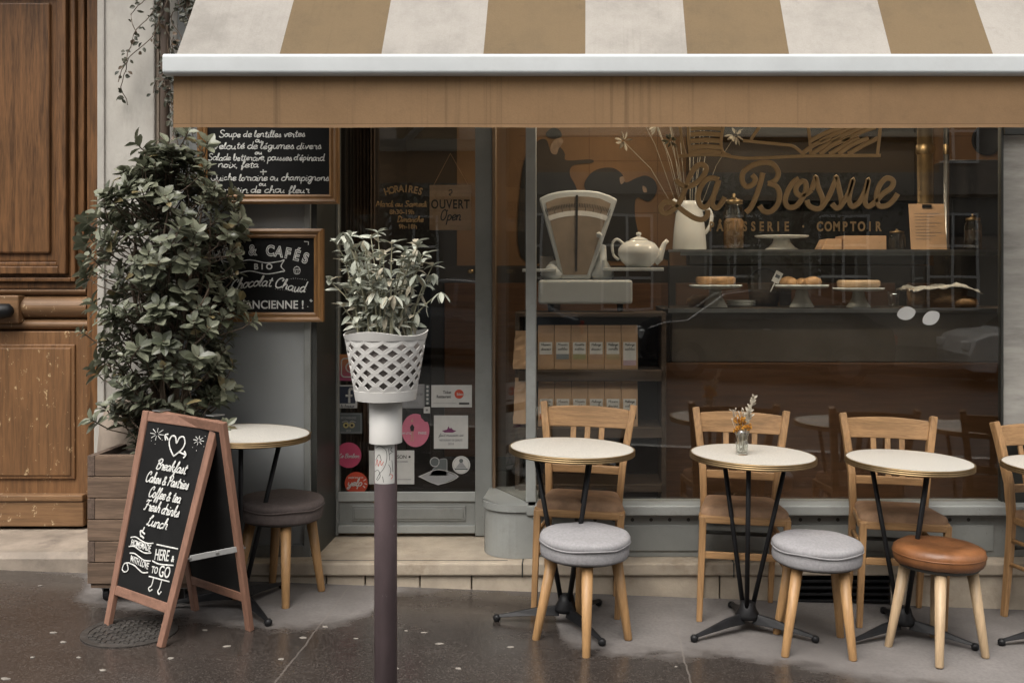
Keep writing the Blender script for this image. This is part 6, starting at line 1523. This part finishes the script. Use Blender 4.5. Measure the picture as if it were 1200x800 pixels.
for i, (u, v) in enumerate(spots_):
    Y = F*1.52/(v-CY)
    for _ in range(3): Y = F*(HC-gz(pxx(u, Y)))/(v-CY)
    x = pxx(u, Y); r_ = rr.uniform(.005, .0105); mb = MB(); pl_ = []
    el = rr.uniform(1.1, 1.9)
    for k in range(12): a = 2*math.pi*k/12; q = r_*(1+.25*rr.uniform(-1, 1)); pl_.append((q*math.cos(a)*el, q*math.sin(a)))
    top = [(a*.8, b_*.8, .0022) for a, b_ in pl_]; vs = [(a, b_, .0004) for a, b_ in pl_]+top
    mb.add(vs, [tuple(range(12))[::-1], tuple(range(12, 24))]+[(k, (k+1) % 12, 12+(k+1) % 12, 12+k) for k in range(12)])
    o = mb.build('petal', M['petal'], loc=(x, Y, gz(x)+.0005)); o.rotation_euler = (0, math.atan(.037), rr.uniform(-.5, .5))
    tag(o, 'pale fallen petal lying flat on the wet pavement', 'petal', 'pale petals scattered on the pavement')

# ------------------------------------------------------------------ across the street (it shows in the window panes)
op = thing('opposite_building', 'pale stone house across the street mirrored in the shop window', 'building', (0, -15.0, 0))
MB().box(-26, 26, -8, 0, -.8, 12.5).build('wall', M['opp_stone'], op)
for fl in range(3):
    for k in range(-8, 9):
        x = k*2.6+.9; z = .6+fl*3.5
        wn_ = MB().box(x-.62, x+.62, .001, .06, z, z+2.3); wn_.build('window', M['opp_pane'], op)
        fr = MB()
        for a in (-.62, -.03, .56): fr.box(x+a, x+a+.06, .062, .10, z, z+2.3)
        for b2z in (0, .75, 1.5, 2.24): fr.box(x-.62, x+.62, .062, .09, z+b2z, z+b2z+.06)
        w0 = [o for o in op.children if o.name.startswith('window')][-1]
        fr.build('frame', M['white_paint'], bpy.data.objects[wn_.name] if hasattr(wn_, 'name') else w0)
MB().box(-26, 26, 0.001, .25, 3.35, 3.6).box(-26, 26, .001, .2, 6.85, 7.05).build('cornice', M['opp_stone'], op)
for (x, y, h, seed, lb) in ((3.9, -9.6, 6.5, 3, 'leafy street tree across the road mirrored in the window, right one'), (-4.2, -9.6, 6.0, 4, 'leafy street tree across the road mirrored in the window, left one')):
    tr = thing('street_tree', lb, 'tree', (x, y, gz(x)-.01)); rr = random.Random(seed)
    st_ = MB().tube([(0, 0, 0), (.05, 0, 1.4), (.0, .05, 2.6), (.1, 0, 4.5)], 1, 10, scales=[.14, .11, .09, .03])
    for k in range(9):
        a = rr.uniform(0, 6.28); z = rr.uniform(1.6, 3.6); st_.tube([(0, 0, z), (.8*math.cos(a), .8*math.sin(a), z+.6), (1.4*math.cos(a), 1.4*math.sin(a), z+1.3)], 1, 6, scales=[.05, .03, .012])
    st_.build('trunk', M['bark'], tr)
    lv = MB(); lv.noheal = True
    for i in range(2600):
        a = rr.uniform(0, 6.28); ph = rr.uniform(-1, 1); q = (rr.random()**.45)*1.75*(1+.3*mnoise.noise(Vector((math.cos(a)*2, math.sin(a)*2, ph*2+seed))))
        c_ = math.sqrt(1-ph*ph); p = Vector((q*c_*math.cos(a), q*c_*math.sin(a)*.8, 3.4+q*ph*1.15))
        d = Vector((rr.gauss(0, 1), rr.gauss(0, 1), rr.gauss(0, 1))).normalized(); lv.leaf(p, d, Vector((0, 0, 1)), rr.uniform(.09, .16), rr.uniform(.06, .1))
    lv.build('crown', M['tree_leaf'], tr)

# ------------------------------------------------------------------ lit lamps inside the shop
m_, n_, b_ = newmat('lamp_bulb'); b_.inputs['Emission Color'].default_value = (1, .62, .28, 1); b_.inputs['Emission Strength'].default_value = 14; b_.inputs['Base Color'].default_value = (1, .8, .5, 1)
M['bulb'] = m_
for x, y, z, e, lb in ((.15, 6.75, 2.68, 4.2, 'brass pendant lamp burning inside over the bag shelves'), (1.25, 6.75, 2.68, 2.4, 'brass pendant lamp burning inside over the display case'), (2.3, 6.75, 2.68, 2.4, 'brass pendant lamp burning inside over the coffee columns'),
                       (.15, 5.32, 2.62, 12, 'brass pendant lamp added as fill light close behind the window above the scale'), (1.35, 5.32, 2.62, 15, 'brass pendant lamp added as fill light close behind the window above the pastries')):  # this pair is added fill for the fronts of the window goods
    t = thing('pendant_lamp', lb, 'lamp', (x, y, z))
    MB().lathe([(.02, .10), (.05, .09), (.11, 0), (.115, 0), (.055, .095), (.022, .11)], seg=28, cap=False).build('lamp_shade', M['brass'], t, smooth=True)
    MB().lathe([(0, -.03), (.02, -.02), (.028, .01), (.014, .05), (0, .06)], seg=18).build('bulb', M['bulb'], t, smooth=True)
    MB().tube([(0, 0, .10), (0, 0, 2.96-z)], .003, 6).build('cord', M['black_iron'], t)
    ld = bpy.data.lights.new('lamp_light', 'POINT'); ld.energy = e; ld.color = (1, .86, .68); ld.shadow_soft_size = .04
    lo = bpy.data.objects.new('lamp_light', ld); C.objects.link(lo); lo.parent = t; lo.location = (0, 0, -.06)
tl_ = thing('tealight', 'small burning tealight glass behind the pale cake in the display case', 'candle', px(1006, 334, 6.15))
tl_.location.z = zd+.001
MB().lathe([(0, 0), (.022, 0), (.026, .05), (.024, .05), (.02, .006), (0, .006)], seg=20, cap=False).build('glass_cup', M['clear'], tl_, smooth=True)
MB().lathe([(0, .006), (.018, .006), (.018, .03), (0, .03)], seg=20).build('candle_wax', M['white_ceramic'], tl_)
MB().lathe([(0, .03), (.005, .04), (.004, .055), (0, .068)], seg=12).build('flame', M['bulb'], tl_, smooth=True)

# ------------------------------------------------------------------ cars parked across the street, mirrored in the pane
def make_car(paint, label):
    t = thing('parked_car', label, 'car', group=None)
    prof = [(-2.05, .30), (-2.1, .55), (-2.0, .82), (-1.75, .92), (-1.35, .97), (-.75, 1.40), (-.3, 1.47), (.55, 1.46), (1.15, 1.33), (1.75, 1.0), (2.02, .92), (2.08, .6), (2.05, .30)]
    def half(z): return .84 if z < .9 else .84-(z-.9)*.42
    mb = MB(); k = len(prof)
    vs = [(x, s_*half(z), z) for s_ in (-1, -.86, .86, 1) for x, z in [(p[0]*(1 if abs(s_) < .9 else .985), p[1]-(0 if abs(s_) < .9 else .02)) for p in prof]]
    fs = [(a*k+i, a*k+i+1, (a+1)*k+i+1, (a+1)*k+i) for a in range(3) for i in range(k-1)]+[tuple(range(k)), tuple(range(3*k, 4*k))]+[(a*k+k-1, a*k, (a+1)*k, (a+1)*k+k-1) for a in range(3)]
    mb.add(vs, fs); mb.build('body', paint, t, bev=.03, seg=2)
    gl = M['opp_pane']
    for s_ in (-1, 1):
        for pts in ([(-1.2, .99), (-.72, 1.36), (-.15, 1.41), (-.15, 1.0)], [(-.08, 1.0), (-.08, 1.41), (.52, 1.40), (1.02, 1.29), (1.2, 1.0)]):
            MB().add([(x, s_*(half(z)+d), z) for d in (-.01, .006) for x, z in pts], [tuple(range(len(pts)))[::-1], tuple(range(len(pts), 2*len(pts)))]+[(i, (i+1) % len(pts), len(pts)+(i+1) % len(pts), len(pts)+i) for i in range(len(pts))]).build('side_window', gl, t)
        MB().box(-.12, .0, s_*.86-.008, s_*.86+.008, .84, .86).build('door_handle', M['steel'], t)
    for x0, z0_, x1, z1_ in ((-1.30, 1.0, -.80, 1.38), (1.22, 1.30, 1.70, 1.03)):
        MB().bar((x0, 0, z0_+.012), (x1, 0, z1_+.012), 1.2, .02, up=(0, 0, 1)).build('windscreen', gl, t)
    for x in (-1.32, 1.30):
        for s_ in (-1, 1):
            wl = MB().tube([(x, s_*.70, .31), (x, s_*.86, .31)], .31, 24).build('wheel', M['black_iron'], t)
            MB().tube([(x, s_*.85, .31), (x, s_*.87, .31)], .19, 20).build('rim', M['case_grey'], wl)
    for s_ in (-1, 1):
        MB().box(-2.11, -2.02, s_*.6-.14, s_*.6+.14, .62, .76).build('headlight', M['white_paint'], t, bev=.02); MB().box(2.02, 2.10, s_*.62-.12, s_*.62+.12, .66, .82).build('tail_light', K['red'], t, bev=.02)
    return t
for x, y, pm, lb in ((2.9, -7.6, pmat('car_black', (.012, .012, .014), .2, .05, 2, 0), 'black parked car across the street mirrored in the window, behind the pastries'), (-2.2, -7.6, pmat('car_grey', (.12, .125, .13), .25, .05, 2, 0), 'grey parked car across the street mirrored in the window, behind the scale'), (8.2, -7.6, pmat('car_white', (.5, .5, .49), .25, .05, 2, 0), 'white parked car across the street mirrored at the right end of the window')):
    t = make_car(pm, lb); t.location = (x, y, gz(x)-.155); t.rotation_euler = (0, math.atan(.037), 0)

# added fill strip brightening the cake stands, and more of what the case holds
sl = thing('case_fill_lamp', 'slim strip lamp added as fill light under the front edge of the display case glass', 'lamp', (1.5, YC+.03, zg-.02))
MB().box(-1.0, 1.35, -.006, .003, -.012, .010).build('lamp_housing', M['steel'], sl)
tm_, tn_, tb_ = newmat('lamp_tube'); tb_.inputs['Emission Color'].default_value = (1, .85, .62, 1); tb_.inputs['Emission Strength'].default_value = 1.2
MB().box(-.98, 1.33, .0035, .009, .000, .006).build('lamp_tube', tm_, sl)
ld = bpy.data.lights.new('lamp_light', 'AREA'); ld.shape = 'RECTANGLE'; ld.size = 2.3; ld.size_y = .02; ld.energy = 1.1; ld.spread = R(100); ld.color = (1, .92, .80)
lo = bpy.data.objects.new('lamp_light', ld); C.objects.link(lo); lo.parent = sl; lo.location = (.17, .016, -.006); lo.rotation_euler = (R(35), 0, 0)
Yh = 6.17
hb_ = thing('handled_basket', 'dark wicker basket with a hooped handle between two cake stands', 'basket', (pxx(896, Yh), Yh, zd+.001))
MB().lathe([(0, 0), (.075, 0), (.09, .05), (.1, .13), (.094, .13), (.083, .05), (0, .01)], seg=32, sy=.75).build('basket_body', pmat('dark_wicker', (.06, .038, .022), .6, .5, 40, .8, 160, stretch=(1, 1, 4)), hb_, smooth=True)
MB().tube([(.095*math.cos(a), 0, .12+.10*math.sin(a)) for a in [math.pi*k/14 for k in range(15)]], .006, 8).build('handle', M['black_iron'], hb_, smooth=True)
pc = thing('price_card', 'small white price card leaning out of the dark handled basket', 'card', (pxx(908, 6.06), 6.06, zd+.14)); pc.rotation_euler = (R(-12), R(28), 0)
MB().box(-.022, .022, 0, .002, 0, .07).build('card', M['label_white'], pc)
MB().box(-.014, .012, -.0012, -.0002, .03, .05).build('printed_mark', K['navy'], pc); MB().box(-.003, .003, .0, .002, -.06, 0).build('stick', M['label_white'], pc)
stp = thing('plate_stack', 'short stack of white plates behind the leftmost cake stand', 'plates', (pxx(868, 6.12), 6.12, zd+.001))
for k in range(4): MB().lathe([(0, 0), (.05, 0), (.085, .008), (.086, .0105), (.05, .004), (0, .003)], (0, 0, k*.0085), 36).build('plate', M['white_ceramic'], stp, smooth=True)
gt = thing('glass_tumbler', 'small clear tumbler beside the bread basket in the display case', 'glass', (pxx(1047, 5.9), 5.9, zd+.001))
MB().lathe([(0, 0), (.026, 0), (.033, .09), (.031, .09), (.024, .006), (0, .006)], seg=28, cap=False).build('tumbler', M['clear'], gt, smooth=True)
for u, Y, lb in ((820, 6.1, 'small round brown loaf left of the round tart'), (1130, 5.92, 'small brown loaf at the right end of the display case')):
    mb = MB().lathe([(0, 0), (.05, .002), (.066, .02), (.06, .045), (.035, .062), (0, .067)], seg=28, sx=1.2)
    tag(mb.build('bread_loaf', M['pastry'], smooth=True, loc=(pxx(u, Y), Y, zd+.001)), lb, 'bread')
